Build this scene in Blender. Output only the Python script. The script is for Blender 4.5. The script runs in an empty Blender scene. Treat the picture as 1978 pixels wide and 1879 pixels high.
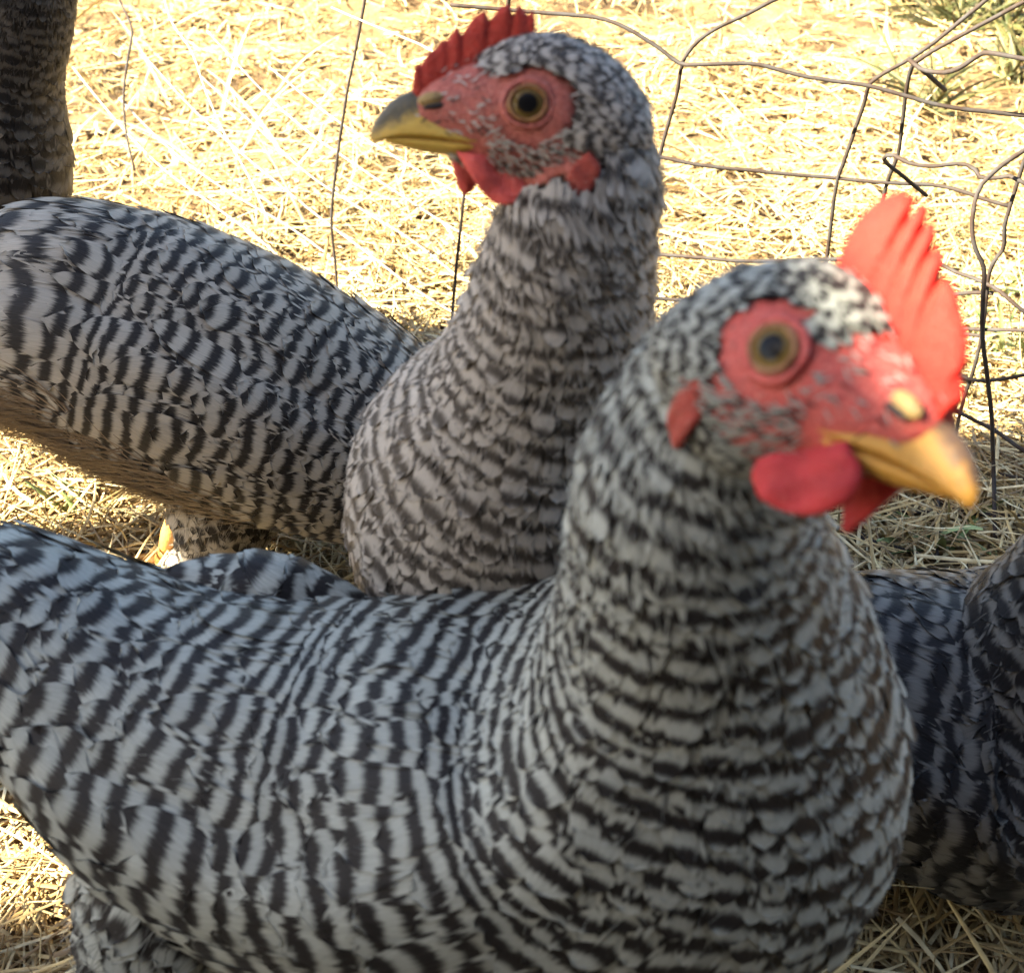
import bpy, math, random
import numpy as np
from mathutils import Vector, Matrix

rng = np.random.default_rng(11)
random.seed(5)
scene = bpy.context.scene
COL = scene.collection

# ------------------------------------------------------------------ camera
CAM_H, PITCH, HFOV = 0.44, math.radians(35.0), math.radians(45.0)
cam_d = bpy.data.cameras.new('camera')
cam_d.sensor_fit = 'HORIZONTAL'
cam_d.angle = HFOV
cam_d.clip_start, cam_d.clip_end = 0.01, 500.0
cam_d.dof.use_dof = True
cam_d.dof.focus_distance = 0.60
cam_d.dof.aperture_fstop = 19.0
cam_o = bpy.data.objects.new('camera', cam_d)
cam_o.location = (0, 0, CAM_H)
cam_o.rotation_euler = (math.radians(90) - PITCH, 0, 0)
COL.objects.link(cam_o)
scene.camera = cam_o

# ------------------------------------------------------------------ sky and sun
SUN_VEC = Vector((-1.2, -0.4, 1.0)).normalized()          # towards the sun
w = bpy.data.worlds.new('World'); scene.world = w; w.use_nodes = True
nt = w.node_tree; nt.nodes.clear()
sky = nt.nodes.new('ShaderNodeTexSky'); sky.sky_type = 'NISHITA'; sky.sun_disc = False
sky.sun_elevation = math.asin(SUN_VEC.z)
sky.sun_rotation = math.atan2(SUN_VEC.x, SUN_VEC.y)
sky.air_density = 1.0; sky.dust_density = 1.2; sky.ozone_density = 0.6
bg = nt.nodes.new('ShaderNodeBackground'); bg.inputs[1].default_value = 0.05
wo = nt.nodes.new('ShaderNodeOutputWorld')
nt.links.new(sky.outputs[0], bg.inputs[0]); nt.links.new(bg.outputs[0], wo.inputs[0])
sd = bpy.data.lights.new('sun', 'SUN'); sd.energy = 5.0; sd.angle = math.radians(0.5); sd.color = (1.0, 0.89, 0.70)
so = bpy.data.objects.new('sun', sd); so.rotation_euler = SUN_VEC.to_track_quat('Z', 'Y').to_euler()
so.location = (-4, -2, 5); COL.objects.link(so)
scene.view_settings.view_transform = 'Standard'
scene.view_settings.look = 'None'
scene.view_settings.exposure = 3.35
scene.view_settings.gamma = 1.0

# ------------------------------------------------------------------ picking real positions: pixel of the photograph + distance forward
PW, PH = 1978.0, 1879.0
FPX = PW / 2 / math.tan(HFOV / 2)
CAM = np.array([0, 0, CAM_H])
CR = np.array([1.0, 0, 0]); CF = np.array([0, math.cos(PITCH), -math.sin(PITCH)]); CU = np.array([0, math.sin(PITCH), math.cos(PITCH)])
def P(px, py, y):
    d = CF + CR * (px - PW / 2) / FPX + CU * (PH / 2 - py) / FPX
    return CAM + d * (y / d[1])
def ground_y(py):
    d = CF + CU * (PH / 2 - py) / FPX
    return 1e9 if d[2] >= 0 else d[1] * (CAM_H / -d[2])
def proj(V):
    d = V - CAM; z = d @ CF
    return np.stack([PW / 2 + FPX * (d @ CR) / z, PH / 2 - FPX * (d @ CU) / z, z], -1)

# ------------------------------------------------------------------ small helpers
def mesh_obj(name, verts, faces, mat, parent=None, attrs=None, smooth=True, origin=None):
    verts = np.asarray(verts, dtype=np.float32).reshape(-1, 3)
    off = np.array(origin if origin is not None else (0, 0, 0), dtype=np.float32)
    me = bpy.data.meshes.new(name)
    faces = np.asarray(faces) if not isinstance(faces, list) else faces
    if isinstance(faces, np.ndarray):
        nf, k = faces.shape
        me.vertices.add(len(verts)); me.vertices.foreach_set('co', (verts - off).ravel())
        me.loops.add(nf * k); me.loops.foreach_set('vertex_index', faces.astype(np.int32).ravel())
        me.polygons.add(nf); me.polygons.foreach_set('loop_start', np.arange(0, nf * k, k, dtype=np.int32))
        me.update(calc_edges=True)
    else:
        me.from_pydata((verts - off).tolist(), [], faces)
    if attrs:
        for an, av in attrs.items():
            av = np.asarray(av, dtype=np.float32)
            a = me.attributes.new(an, 'FLOAT_VECTOR' if av.ndim == 2 else 'FLOAT', 'POINT')
            a.data.foreach_set('vector' if av.ndim == 2 else 'value', av.ravel())
    if smooth:
        me.polygons.foreach_set('use_smooth', np.ones(len(me.polygons), dtype=bool))
    me.materials.append(mat); me.validate(); me.update()
    o = bpy.data.objects.new(name, me); COL.objects.link(o)
    o.location = tuple(float(v) for v in off)
    if parent is not None:
        o.parent = parent
        o.location = tuple(float(v) for v in (off - np.array(WORLD_LOC[parent.name], dtype=np.float32)))
    WORLD_LOC[o.name] = tuple(float(v) for v in off)
    return o
WORLD_LOC = {}
def empty(name, loc, label, cat, group=None):
    o = bpy.data.objects.new(name, None); COL.objects.link(o); o.location = tuple(float(v) for v in loc)
    o.empty_display_size = 0.02
    WORLD_LOC[o.name] = tuple(float(v) for v in loc)
    tag(o, label, cat, group); return o
def tag(o, label=None, cat=None, group=None, kind=None):
    if label: o['label'] = label
    if cat: o['category'] = cat
    if group: o['group'] = group
    if kind: o['kind'] = kind
    return o
def catmull(pts, n):
    pts = np.asarray(pts, float)
    if len(pts) == 2:
        t = np.linspace(0, 1, n)[:, None]; return pts[0] * (1 - t) + pts[1] * t
    L = np.r_[0, np.cumsum(np.maximum(np.linalg.norm(np.diff(pts[:, :3], axis=0), axis=1), 1e-6))]
    m = np.zeros_like(pts)
    for i in range(len(pts)):
        a, b = max(i - 1, 0), min(i + 1, len(pts) - 1)
        m[i] = (pts[b] - pts[a]) / (L[b] - L[a])
    q = np.linspace(0, L[-1], n); k = np.clip(np.searchsorted(L, q, side='right') - 1, 0, len(pts) - 2)
    h = (L[k + 1] - L[k])[:, None]; t = ((q - L[k]) / h[:, 0])[:, None]
    h00 = 2*t**3 - 3*t**2 + 1; h10 = t**3 - 2*t**2 + t; h01 = -2*t**3 + 3*t**2; h11 = t**3 - t**2
    return h00 * pts[k] + h10 * h * m[k] + h01 * pts[k + 1] + h11 * h * m[k + 1]
def tube(pts, rad, n=24, seg=6):
    p = catmull(pts, n); n = len(p)
    rad = np.interp(np.linspace(0, 1, n), np.linspace(0, 1, len(np.atleast_1d(rad))), np.atleast_1d(rad))
    T = np.gradient(p, axis=0); T /= np.linalg.norm(T, axis=1)[:, None]
    ref = np.array([0.31, 0.17, 0.93]); A = np.cross(T, ref); A /= np.linalg.norm(A, axis=1)[:, None]; B = np.cross(T, A)
    th = np.arange(seg) * 2 * math.pi / seg
    V = p[:, None] + rad[:, None, None] * (A[:, None] * np.cos(th)[None, :, None] + B[:, None] * np.sin(th)[None, :, None])
    V = V.reshape(-1, 3); F = []
    for i in range(n - 1):
        for j in range(seg):
            F.append((i*seg+j, i*seg+(j+1) % seg, (i+1)*seg+(j+1) % seg, (i+1)*seg+j))
    F.append(tuple(range(seg))[::-1]); F.append(tuple((n-1)*seg + j for j in range(seg)))
    return V, F
def join(parts):
    V, F, k = [], [], 0
    for v, f in parts:
        V.append(np.asarray(v)); F += [tuple(int(i) + k for i in q) for q in f]; k += len(v)
    return np.concatenate(V), F

# ------------------------------------------------------------------ materials
class N:
    def __init__(s, name):
        s.m = bpy.data.materials.new(name); s.m.use_nodes = True; s.t = s.m.node_tree; s.t.nodes.clear()
        s.out = s.n('ShaderNodeOutputMaterial'); s.p = s.n('ShaderNodeBsdfPrincipled')
        s.l(s.p.outputs[0], s.out.inputs[0])
    def n(s, t, **k):
        x = s.t.nodes.new(t)
        for a, b in k.items(): setattr(x, a, b)
        return x
    def l(s, a, b): s.t.links.new(a, b)
    def val(s, sock, v):
        if hasattr(v, 'is_linked') or hasattr(v, 'links'): s.l(v, sock)
        else: sock.default_value = v
    def math(s, op, a, b=0.0, c=None, clamp=False):
        x = s.n('ShaderNodeMath', operation=op, use_clamp=clamp)
        s.val(x.inputs[0], a); s.val(x.inputs[1], b)
        if c is not None: s.val(x.inputs[2], c)
        return x.outputs[0]
    def attr(s, name):
        x = s.n('ShaderNodeAttribute', attribute_name=name); return x
    def xyz(s, v):
        x = s.n('ShaderNodeSeparateXYZ'); s.l(v, x.inputs[0]); return x.outputs
    def comb(s, a, b, c):
        x = s.n('ShaderNodeCombineXYZ'); s.val(x.inputs[0], a); s.val(x.inputs[1], b); s.val(x.inputs[2], c); return x.outputs[0]
    def noise(s, vec=None, scale=5.0, detail=2.0, rough=0.5):
        x = s.n('ShaderNodeTexNoise'); x.inputs['Scale'].default_value = scale; x.inputs['Detail'].default_value = detail
        x.inputs['Roughness'].default_value = rough
        if vec is not None: s.l(vec, x.inputs['Vector'])
        return x.outputs['Fac']
    def ramp(s, fac, stops):
        x = s.n('ShaderNodeValToRGB'); e = x.color_ramp.elements
        while len(e) < len(stops): e.new(0.5)
        for q, (p, c) in zip(e, stops): q.position = p; q.color = (*c, 1)
        s.l(fac, x.inputs[0]); return x.outputs[0]
    def smooth(s, v, a, b, lo=0.0, hi=1.0):
        x = s.n('ShaderNodeMapRange', interpolation_type='SMOOTHSTEP')
        s.val(x.inputs[0], v); x.inputs[1].default_value = a; x.inputs[2].default_value = b; x.inputs[3].default_value = lo; x.inputs[4].default_value = hi
        return x.outputs[0]
    def mix(s, fac, a, b, mode='MIX'):
        x = s.n('ShaderNodeMix', data_type='RGBA', blend_type=mode)
        s.val(x.inputs[0], fac)
        for sock, v in ((x.inputs[6], a), (x.inputs[7], b)):
            if isinstance(v, tuple): sock.default_value = (*v, 1)
            else: s.l(v, sock)
        return x.outputs[2]
    def bump(s, h, strength=0.3, dist=0.001):
        x = s.n('ShaderNodeBump'); x.inputs['Strength'].default_value = strength; x.inputs['Distance'].default_value = dist
        s.l(h, x.inputs['Height']); s.l(x.outputs[0], s.p.inputs['Normal'])
    def set(s, **k):
        for a, b in k.items():
            sock = s.p.inputs[a.replace('_', ' ')]
            if isinstance(b, tuple) and len(b) == 3 and sock.type == 'RGBA': b = (*b, 1)
            sock.default_value = b

def feather_mat(name, dark, light, thr=0.5, soft=0.40):
    m = N(name)
    a = m.xyz(m.attr('fa').outputs['Vector'])      # bar phase, random, across
    b = m.xyz(m.attr('fb').outputs['Vector'])      # along, seed, softness
    barbv = m.comb(m.math('MULTIPLY', a[2], 5.0), m.math('MULTIPLY', b[0], 1.6), m.math('MULTIPLY', b[1], 61.0))
    wob = m.noise(barbv, 2.2, 3.0, 0.6)
    ph = m.math('ADD', a[0], m.math('MULTIPLY', m.math('SUBTRACT', wob, 0.5), 0.42))
    sn = m.math('MULTIPLY_ADD', m.math('SINE', m.math('MULTIPLY', ph, 2 * math.pi)), 0.5, 0.5)
    bar = m.smooth(sn, thr - soft, thr + soft)
    streakv = m.comb(m.math('MULTIPLY', m.math('ADD', a[2], m.math('MULTIPLY', m.math('ABSOLUTE', a[2]), 0.0)), 16.0), m.math('MULTIPLY_ADD', b[0], 3.0, m.math('MULTIPLY', m.math('ABSOLUTE', a[2]), -1.5)), m.math('MULTIPLY', b[1], 37.0))
    st = m.noise(streakv, 1.6, 2.0, 0.6)
    lightc = m.mix(a[1], tuple(c * 0.82 for c in light), light)
    lightc = m.mix(m.smooth(st, 0.3, 0.75), m.mix(0.5, lightc, tuple(c * 0.45 for c in light)), lightc)
    darkc = m.mix(m.smooth(st, 0.35, 0.8), dark, tuple(c * 2.2 for c in dark))
    c = m.mix(bar, darkc, lightc)
    m.l(c, m.p.inputs['Base Color'])
    m.set(Roughness=0.5, Specular_IOR_Level=0.14, Sheen_Weight=0.03, Sheen_Roughness=0.4)
    m.bump(st, 0.35, 0.0006)
    return m.m
def skin_mat(name, red, pale, bump=0.5, scale=900.0, sss=0.25):
    m = N(name)
    g = m.n('ShaderNodeTexCoord').outputs['Object']
    n1 = m.noise(g, scale * 0.25, 3.0); n2 = m.noise(g, scale, 3.0, 0.65)
    c = m.mix(m.smooth(n1, 0.35, 0.7), red, tuple(x * 0.72 for x in red))
    c = m.mix(m.smooth(n2, 0.52, 0.78, 0, 0.55), c, pale)
    m.l(c, m.p.inputs['Base Color'])
    m.set(Roughness=0.6, Specular_IOR_Level=0.15, Subsurface_Weight=sss, Subsurface_Scale=0.0025, Subsurface_Radius=(1.0, 0.25, 0.15))
    m.bump(m.math('ADD', n2, n1), bump * 1.6, 0.0010)
    return m.m
def body_mat(name, red, down):
    """downy under-plumage, bare red skin on the face (fixed to the head)"""
    m = N(name)
    lp = m.attr('lp').outputs['Vector']; x, y, z = m.xyz(lp)
    nz = m.math('MULTIPLY', m.math('SUBTRACT', m.noise(lp, 3.2, 3.0, 0.65), 0.5), 0.9)
    def ell(cx, cz, rx, rz):
        a = m.math('POWER', m.math('DIVIDE', m.math('SUBTRACT', x, cx), rx), 2.0)
        b = m.math('POWER', m.math('DIVIDE', m.math('SUBTRACT', z, cz), rz), 2.0)
        return m.math('SUBTRACT', 1.0, m.math('ADD', a, b))
    e = m.math('MAXIMUM', ell(0.05, 0.0, 1.22, 0.95), ell(1.6, -0.15, 1.5, 0.85))
    e = m.math('MAXIMUM', e, ell(0.45, -1.15, 1.6, 0.85)); e = m.math('MAXIMUM', e, ell(1.9, 0.6, 1.0, 0.5)); e = m.math('MAXIMUM', e, ell(-1.25, -1.40, 0.42, 0.55))
    mask = m.smooth(m.math('ADD', e, nz), -0.12, 0.12)
    fine = m.noise(lp, 9.0, 3.0, 0.7)
    skin = m.mix(m.smooth(fine, 0.35, 0.7), red, tuple(v * 0.6 for v in red))
    skin = m.mix(m.smooth(m.noise(lp, 14.0, 2.0, 0.6), 0.55, 0.75, 0, 0.5), skin, (0.62, 0.33, 0.27))
    c = m.mix(mask, m.mix(fine, tuple(v * 0.5 for v in down), down), skin)
    m.l(c, m.p.inputs['Base Color'])
    m.set(Roughness=0.55, Specular_IOR_Level=0.3, Subsurface_Weight=0.12, Subsurface_Scale=0.002, Subsurface_Radius=(1.0, 0.3, 0.2))
    m.bump(m.math('MULTIPLY', fine, mask), 0.6, 0.0012)
    return m.m
def beak_mat(name, yellow, horn, hi):
    m = N(name)
    lp = m.attr('lp').outputs['Vector']; x, y, z = m.xyz(lp)
    nz = m.noise(lp, 4.0, 3.0, 0.6)
    # height above the cutting edge: horn colour along the culmen
    top = m.math('ADD', m.math('ADD', z, m.math('MULTIPLY', m.math('SUBTRACT', x, 2.6), 0.42)), m.math('MULTIPLY', m.math('SUBTRACT', nz, 0.5), 0.5))
    c = m.mix(m.smooth(top, hi - 0.22, hi + 0.16), yellow, horn)
    c = m.mix(m.smooth(m.noise(lp, 7.0, 2.0), 0.5, 0.8, 0, 0.4), c, tuple(v * 0.6 for v in yellow))
    m.l(c, m.p.inputs['Base Color'])
    m.set(Roughness=0.5, Specular_IOR_Level=0.3, Subsurface_Weight=0.1, Subsurface_Scale=0.002)
    m.bump(m.noise(lp, 9.0, 4.0), 0.25, 0.0008)
    return m.m
def eye_mat(name, inner, outer):
    m = N(name)
    r = m.attr('er').outputs['Fac']
    nz = m.noise(m.n('ShaderNodeTexCoord').outputs['Object'], 900.0, 2.0)
    rr = m.math('ADD', r, m.math('MULTIPLY', m.math('SUBTRACT', nz, 0.5), 0.06))
    c = m.ramp(rr, [(0.0, (0.006, 0.006, 0.007)), (0.48, (0.008, 0.008, 0.008)), (0.55, inner), (0.76, outer), (0.86, tuple(v * 0.5 for v in inner)), (0.95, (0.03, 0.02, 0.012))])
    m.l(c, m.p.inputs['Base Color'])
    m.set(Roughness=0.16, Specular_IOR_Level=0.07, Coat_Weight=0.04, Coat_Roughness=0.02)
    return m.m
def simple_mat(name, c0, c1, scale=200.0, rough=0.6, bump=0.3, spec=0.4, metal=0.0, stretch=None):
    m = N(name); g = m.n('ShaderNodeTexCoord').outputs['Object']
    if stretch:
        mp = m.n('ShaderNodeMapping'); mp.inputs['Scale'].default_value = stretch; m.l(g, mp.inputs['Vector']); g = mp.outputs[0]
    n1 = m.noise(g, scale, 4.0, 0.6)
    m.l(m.mix(m.smooth(n1, 0.3, 0.7), c0, c1), m.p.inputs['Base Color'])
    m.set(Roughness=rough, Specular_IOR_Level=spec, Metallic=metal); m.bump(n1, bump, 0.001)
    return m.m
def straw_mat(name, stops):
    m = N(name)
    r = m.attr('fr').outputs['Fac']
    c = m.ramp(r, stops)
    n1 = m.noise(m.n('ShaderNodeTexCoord').outputs['Object'], 160.0, 3.0)
    c = m.mix(m.smooth(n1, 0.35, 0.75, 0, 0.55), c, (0.16, 0.105, 0.05))
    m.l(c, m.p.inputs['Base Color']); m.set(Roughness=0.55, Specular_IOR_Level=0.35)
    return m.m

DARK = (0.011, 0.0095, 0.009); LIGHT = (0.37, 0.385, 0.34)
M_FEATH = feather_mat('barred_feather', DARK, LIGHT, 0.54)
M_FEATH_B = feather_mat('barred_feather_pale', (0.036, 0.030, 0.025), (0.41, 0.375, 0.33), 0.44, 0.44)
M_FEATH_C = feather_mat('barred_feather_mid', (0.015, 0.0125, 0.0105), (0.40, 0.355, 0.285), 0.50)  # warmth of ground bounce is mixed into the pale bars
M_FEATH_D = feather_mat('barred_feather_dark', (0.006, 0.005, 0.005), (0.085, 0.075, 0.066), 0.62)  # left-edge vignette darkness painted into the bar colours
M_FEATH_E = feather_mat('barred_feather_deep', (0.011, 0.010, 0.010), (0.19, 0.18, 0.158), 0.62)  # right-edge hen: vignette darkening put into the feather colour
M_DOWN = feather_mat('belly_down_bounce', (0.05, 0.035, 0.022), (0.27, 0.20, 0.135), 0.45, 0.45)  # brown stands for warm ground bounce, put into the fluff colour
M_BODY_A = body_mat('hen_skin_bright', (0.50, 0.085, 0.068), (0.10, 0.095, 0.09))
M_BODY_B = body_mat('hen_skin', (0.43, 0.115, 0.085), (0.16, 0.15, 0.135))
M_BODY_D = body_mat('hen_skin_vignette', (0.40, 0.07, 0.055), (0.03, 0.028, 0.026))  # under-plumage darkened to carry the vignette of both edge hens
M_COMB_A = skin_mat('comb_bright_red', (0.44, 0.020, 0.012), (0.48, 0.040, 0.026))
M_COMB_B = skin_mat('comb_red', (0.37, 0.038, 0.022), (0.46, 0.10, 0.06))
M_WATT_A = skin_mat('wattle_red', (0.40, 0.035, 0.038), (0.60, 0.12, 0.10), 0.35)
M_WATT_B = skin_mat('wattle_pink_red', (0.60, 0.10, 0.085), (0.70, 0.22, 0.19), 0.35)
M_LOBE = skin_mat('ear_lobe_red', (0.40, 0.075, 0.055), (0.55, 0.30, 0.22), 0.8, 1400.0)
M_BEAK_A = beak_mat('beak_yellow', (0.46, 0.23, 0.035), (0.09, 0.055, 0.035), -0.06)
M_BEAK_B = beak_mat('beak_horn', (0.50, 0.33, 0.065), (0.085, 0.075, 0.05), -0.18)
M_LID = simple_mat('eyelid_skin', (0.24, 0.12, 0.03), (0.20, 0.07, 0.03), 700.0, 0.5)
M_EYE_A = eye_mat('eye_amber', (0.09, 0.06, 0.018), (0.19, 0.125, 0.04))
M_EYE_B = eye_mat('eye_brown', (0.08, 0.05, 0.015), (0.16, 0.105, 0.03))
M_NOST = simple_mat('nostril_flap', (0.40, 0.27, 0.09), (0.22, 0.14, 0.06), 700.0)
M_HOLE = simple_mat('nostril_dark', (0.03, 0.018, 0.012), (0.02, 0.012, 0.01), 700.0)
M_LEG = simple_mat('leg_scale_yellow', (0.55, 0.30, 0.07), (0.42, 0.20, 0.06), 500.0, 0.55, 0.6)
M_CLAW = simple_mat('claw_horn', (0.12, 0.09, 0.06), (0.2, 0.15, 0.1), 700.0)
M_WIRE = simple_mat('weathered_wire', (0.045, 0.042, 0.04), (0.035, 0.022, 0.015), 120.0, 0.7, 0.3, 0.15, 0.0)
M_WIRE_L = simple_mat('galvanised_wire', (0.36, 0.34, 0.30), (0.24, 0.21, 0.17), 120.0, 0.5, 0.3, 0.5, 0.1)
M_WOOD = simple_mat('weathered_wood', (0.15, 0.12, 0.09), (0.09, 0.07, 0.05), 9.0, 0.8, 0.5, 0.2, 0.0, (1, 0.12, 1))
M_STRAW = straw_mat('straw', [(0.0, (0.16, 0.095, 0.035)), (0.35, (0.38, 0.25, 0.09)), (0.7, (0.58, 0.43, 0.18)), (1.0, (0.74, 0.64, 0.38))])
M_DRYG = straw_mat('dry_grass', [(0.0, (0.24, 0.17, 0.06)), (0.5, (0.42, 0.32, 0.13)), (1.0, (0.58, 0.48, 0.26))])
M_GREEN = straw_mat('green_grass', [(0.0, (0.10, 0.16, 0.05)), (0.5, (0.16, 0.24, 0.08)), (1.0, (0.28, 0.36, 0.17))])
def ground_mat():
    m = N('trodden_earth'); g = m.n('ShaderNodeTexCoord').outputs['Object']
    n1 = m.noise(g, 7.0, 6.0, 0.65); n2 = m.noise(g, 90.0, 5.0, 0.7)
    c = m.mix(m.smooth(n1, 0.35, 0.65), (0.045, 0.026, 0.012), (0.22, 0.145, 0.065))
    c = m.mix(m.smooth(n2, 0.5, 0.72), c, (0.40, 0.28, 0.125))
    m.l(c, m.p.inputs['Base Color']); m.set(Roughness=0.9, Specular_IOR_Level=0.15); m.bump(n2, 0.8, 0.006)
    return m.m
M_GROUND = ground_mat()

# ------------------------------------------------------------------ ground
def gnoise(x, y):
    return (0.010 * np.sin(x * 5.1 + 1.3 * np.sin(y * 3.7)) * np.sin(y * 4.3 + 0.9) + 0.005 * np.sin(x * 17 + y * 9) * np.sin(y * 21 - x * 6)
            + (0.0045 * np.sin(x * 39 + 3 * np.sin(y * 31)) * np.sin(y * 43 + 2 * np.sin(x * 23)) + 0.0035 * np.sin(x * 71 + 2.3 * np.sin(y * 57)) * np.sin(y * 83 + x * 19)) * np.clip((y - 0.5) * 3, 0.3, 1)) * np.clip((np.hypot(x, y - 0.2) - 0.45) / 0.5, 0, 1)
def axis(lo, hi, step, far):
    a = np.arange(lo, hi + step / 2, step); g = []; d = step
    while (g[-1] if g else 0) < far: d *= 1.35; g.append((g[-1] if g else 0) + d)
    g = np.array(g); return np.r_[(lo - g)[::-1], a, hi + g]
gx, gy = axis(-1.3, 1.3, 0.012, 120), axis(-0.4, 3.0, 0.012, 120)
X, Y = np.meshgrid(gx, gy, indexing='ij'); nx, ny = X.shape
Z = gnoise(X, Y)
idx = np.arange(nx * ny).reshape(nx, ny)
gf = np.stack([idx[:-1, :-1], idx[1:, :-1], idx[1:, 1:], idx[:-1, 1:]], -1).reshape(-1, 4)
g = mesh_obj('ground', np.stack([X, Y, Z], -1).reshape(-1, 3), gf, M_GROUND)
tag(g, kind='structure'); g['label'] = 'trodden pale earth of the chicken run'

def ribbons(base, direc, length, width, bend, up, fr, seg=3):
    """curved flat stems: base (N,3), unit direction (N,3)"""
    n = len(base); u = np.linspace(0, 1, seg + 1)
    side = np.cross(direc, up); side /= np.linalg.norm(side, axis=1)[:, None] + 1e-9
    nrm = np.cross(side, direc)
    c = base[:, None] + direc[:, None] * (u[None, :, None] * length[:, None, None]) + bend[:, None, :] * (u ** 2)[None, :, None]
    wv = width[:, None, None] * (1 - 0.75 * u ** 3)[None, :, None] * side[:, None]
    V = np.stack([c - wv, c + nrm[:, None] * width[:, None, None] * 0.45, c + wv], 2).reshape(-1, 3)
    k = np.arange(n)[:, None] * (seg + 1) * 3
    q = []
    for i in range(seg):
        for j in range(2):
            q.append(np.concatenate([k + i*3+j, k + i*3+j+1, k + (i+1)*3+j+1, k + (i+1)*3+j], 1))
    F = np.stack(q, 1).reshape(-1, 4)
    return V, F, np.repeat(fr, (seg + 1) * 3)
def patchy(x, y, k=1.0):
    return 0.5 + 0.5 * np.sin(x * 6.3 * k + 1.7 * np.sin(y * 5.2 * k + 0.6)) * np.sin(y * 7.1 * k + 1.3 * np.sin(x * 4.1 * k))
def scatter(n, ymin, ymax, power=1.6):
    y = ymin + (ymax - ymin) * rng.random(n) ** power
    x = (rng.random(n) * 2 - 1) * (0.22 + 0.52 * np.clip(y, 0, 9))
    return x, y
# litter lying flat
n = 80000
x, y = scatter(n, 0.12, 3.4, 1.35)
pm_ = 0.5 * patchy(x, y, 1.3) + 0.5 * patchy(x + 1.3, y + 0.4, 3.3)
keep = rng.random(n) < np.where(y < 0.65, 0.6, 0.06 + 0.94 * np.clip((pm_ - 0.36) / 0.2, 0, 1))
x, y = x[keep], y[keep]; n = len(x)
ang = rng.random(n) * 2 * math.pi; el = rng.normal(0.02, 0.16, n)
d = np.stack([np.cos(ang) * np.cos(el), np.sin(ang) * np.cos(el), np.sin(el)], 1)
L = rng.gamma(3.0, 0.011, n) + 0.008
b = np.stack([x, y, gnoise(x, y) + 0.002 + rng.random(n) ** 2 * 0.012], 1)
bend = rng.normal(0, 0.2, (n, 3)) * L[:, None]; bend[:, 2] = -np.abs(bend[:, 2]) * 0.4
upv = np.tile([0.05, 0.08, 1.0], (n, 1)) + rng.normal(0, 0.3, (n, 3))
V, F, fr = ribbons(b, d, L, rng.uniform(0.0006, 0.0019, n) * np.clip(0.35 + 0.65 * y, 0.45, 1.0), bend, upv, rng.random(n))
s = mesh_obj('straw_litter', V, F, M_STRAW, attrs={'fr': fr}); tag(s, 'dry straw and chopped stems strewn over the earth', 'straw', kind='stuff')
# longer stems in the shade near the birds
n = 8000
x, y = scatter(n, 0.15, 1.2, 1.0)
ang = rng.random(n) * 2 * math.pi; el = rng.normal(0.05, 0.13, n)
d = np.stack([np.cos(ang) * np.cos(el), np.sin(ang) * np.cos(el), np.sin(el)], 1)
L = rng.uniform(0.03, 0.11, n)
b = np.stack([x, y, gnoise(x, y) + 0.004 + rng.random(n) * 0.014], 1)
bend = rng.normal(0, 0.25, (n, 3)) * L[:, None]; bend[:, 2] *= 0.35
V, F, fr = ribbons(b, d, L, rng.uniform(0.0004, 0.0012, n), bend, np.tile([0.05, 0.08, 1.0], (n, 1)) + rng.normal(0, 0.3, (n, 3)), rng.random(n) ** 0.8, 4)
s = mesh_obj('loose_straw', V, F, M_STRAW, attrs={'fr': fr}); tag(s, 'long loose straw stems lying tangled around the hens', 'straw', kind='stuff')
# short dry stubble standing up
n = 26000
x, y = scatter(n, 0.55, 3.4, 1.25)
keep = rng.random(n) < 0.12 + 0.88 * (patchy(x + 3, y, 1.9) > 0.55)
x, y = x[keep], y[keep]; n = len(x)
d = np.stack([rng.normal(0, 0.55, n), rng.normal(0, 0.55, n), np.ones(n)], 1); d /= np.linalg.norm(d, axis=1)[:, None]
L = rng.uniform(0.012, 0.045, n)
b = np.stack([x, y, gnoise(x, y) - 0.002], 1); bend = rng.normal(0, 0.35, (n, 3)) * L[:, None]; bend[:, 2] = -np.abs(bend[:, 2])
V, F, fr = ribbons(b, d, L, rng.uniform(0.0006, 0.0014, n), bend, rng.normal(0, 1, (n, 3)), rng.random(n))
s = mesh_obj('dry_stubble', V, F, M_DRYG, attrs={'fr': fr}); tag(s, 'short dry yellow grass stubble in the sun beyond the wire', 'dry grass', kind='stuff')

def grass_tuft(px, py, nb, h, mat, label, group=None, name='grass_tuft', spread=0.5, wid=0.0016):
    yy = ground_y(py); c = P(px, py, yy); c[2] = gnoise(c[0], c[1])
    root = empty(name, c, label, 'grass', group)
    for k in range(nb):
        d0 = np.array([[rng.normal(0, spread), rng.normal(0, spread), 1.0]]); d0 /= np.linalg.norm(d0)
        Lb = np.array([h * rng.uniform(0.6, 1.15)])
        bb = np.array([[c[0] + rng.normal(0, 0.012), c[1] + rng.normal(0, 0.012), c[2] - 0.003]])
        bn = np.concatenate([d0[:, :2] * Lb * rng.uniform(0.1, 0.6), -Lb[:, None] * rng.uniform(0.05, 0.3)], 1)
        V, F, fr = ribbons(bb, d0, Lb, np.array([rng.uniform(0.7, 1.3) * wid]), bn, rng.normal(0, 1, (1, 3)), np.array([rng.random()]), 6)
        mesh_obj('blade', V, F, mat, root, {'fr': fr}, origin=bb[0])
    return root
grass_tuft(1950, 690, 16, 0.085, M_GREEN, 'tall yellow green grass tuft behind the twisted fence wires')
grass_tuft(1975, 560, 12, 0.075, M_GREEN, 'small green grass tuft in the sun past the fence end')
grass_tuft(150, 985, 5, 0.05, M_GREEN, 'few green blades sprouting under the walking hen')
grass_tuft(1845, 1040, 12, 0.035, M_GREEN, 'short grey green weed tuft in shaded straw beside the fence', spread=0.9)
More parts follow.
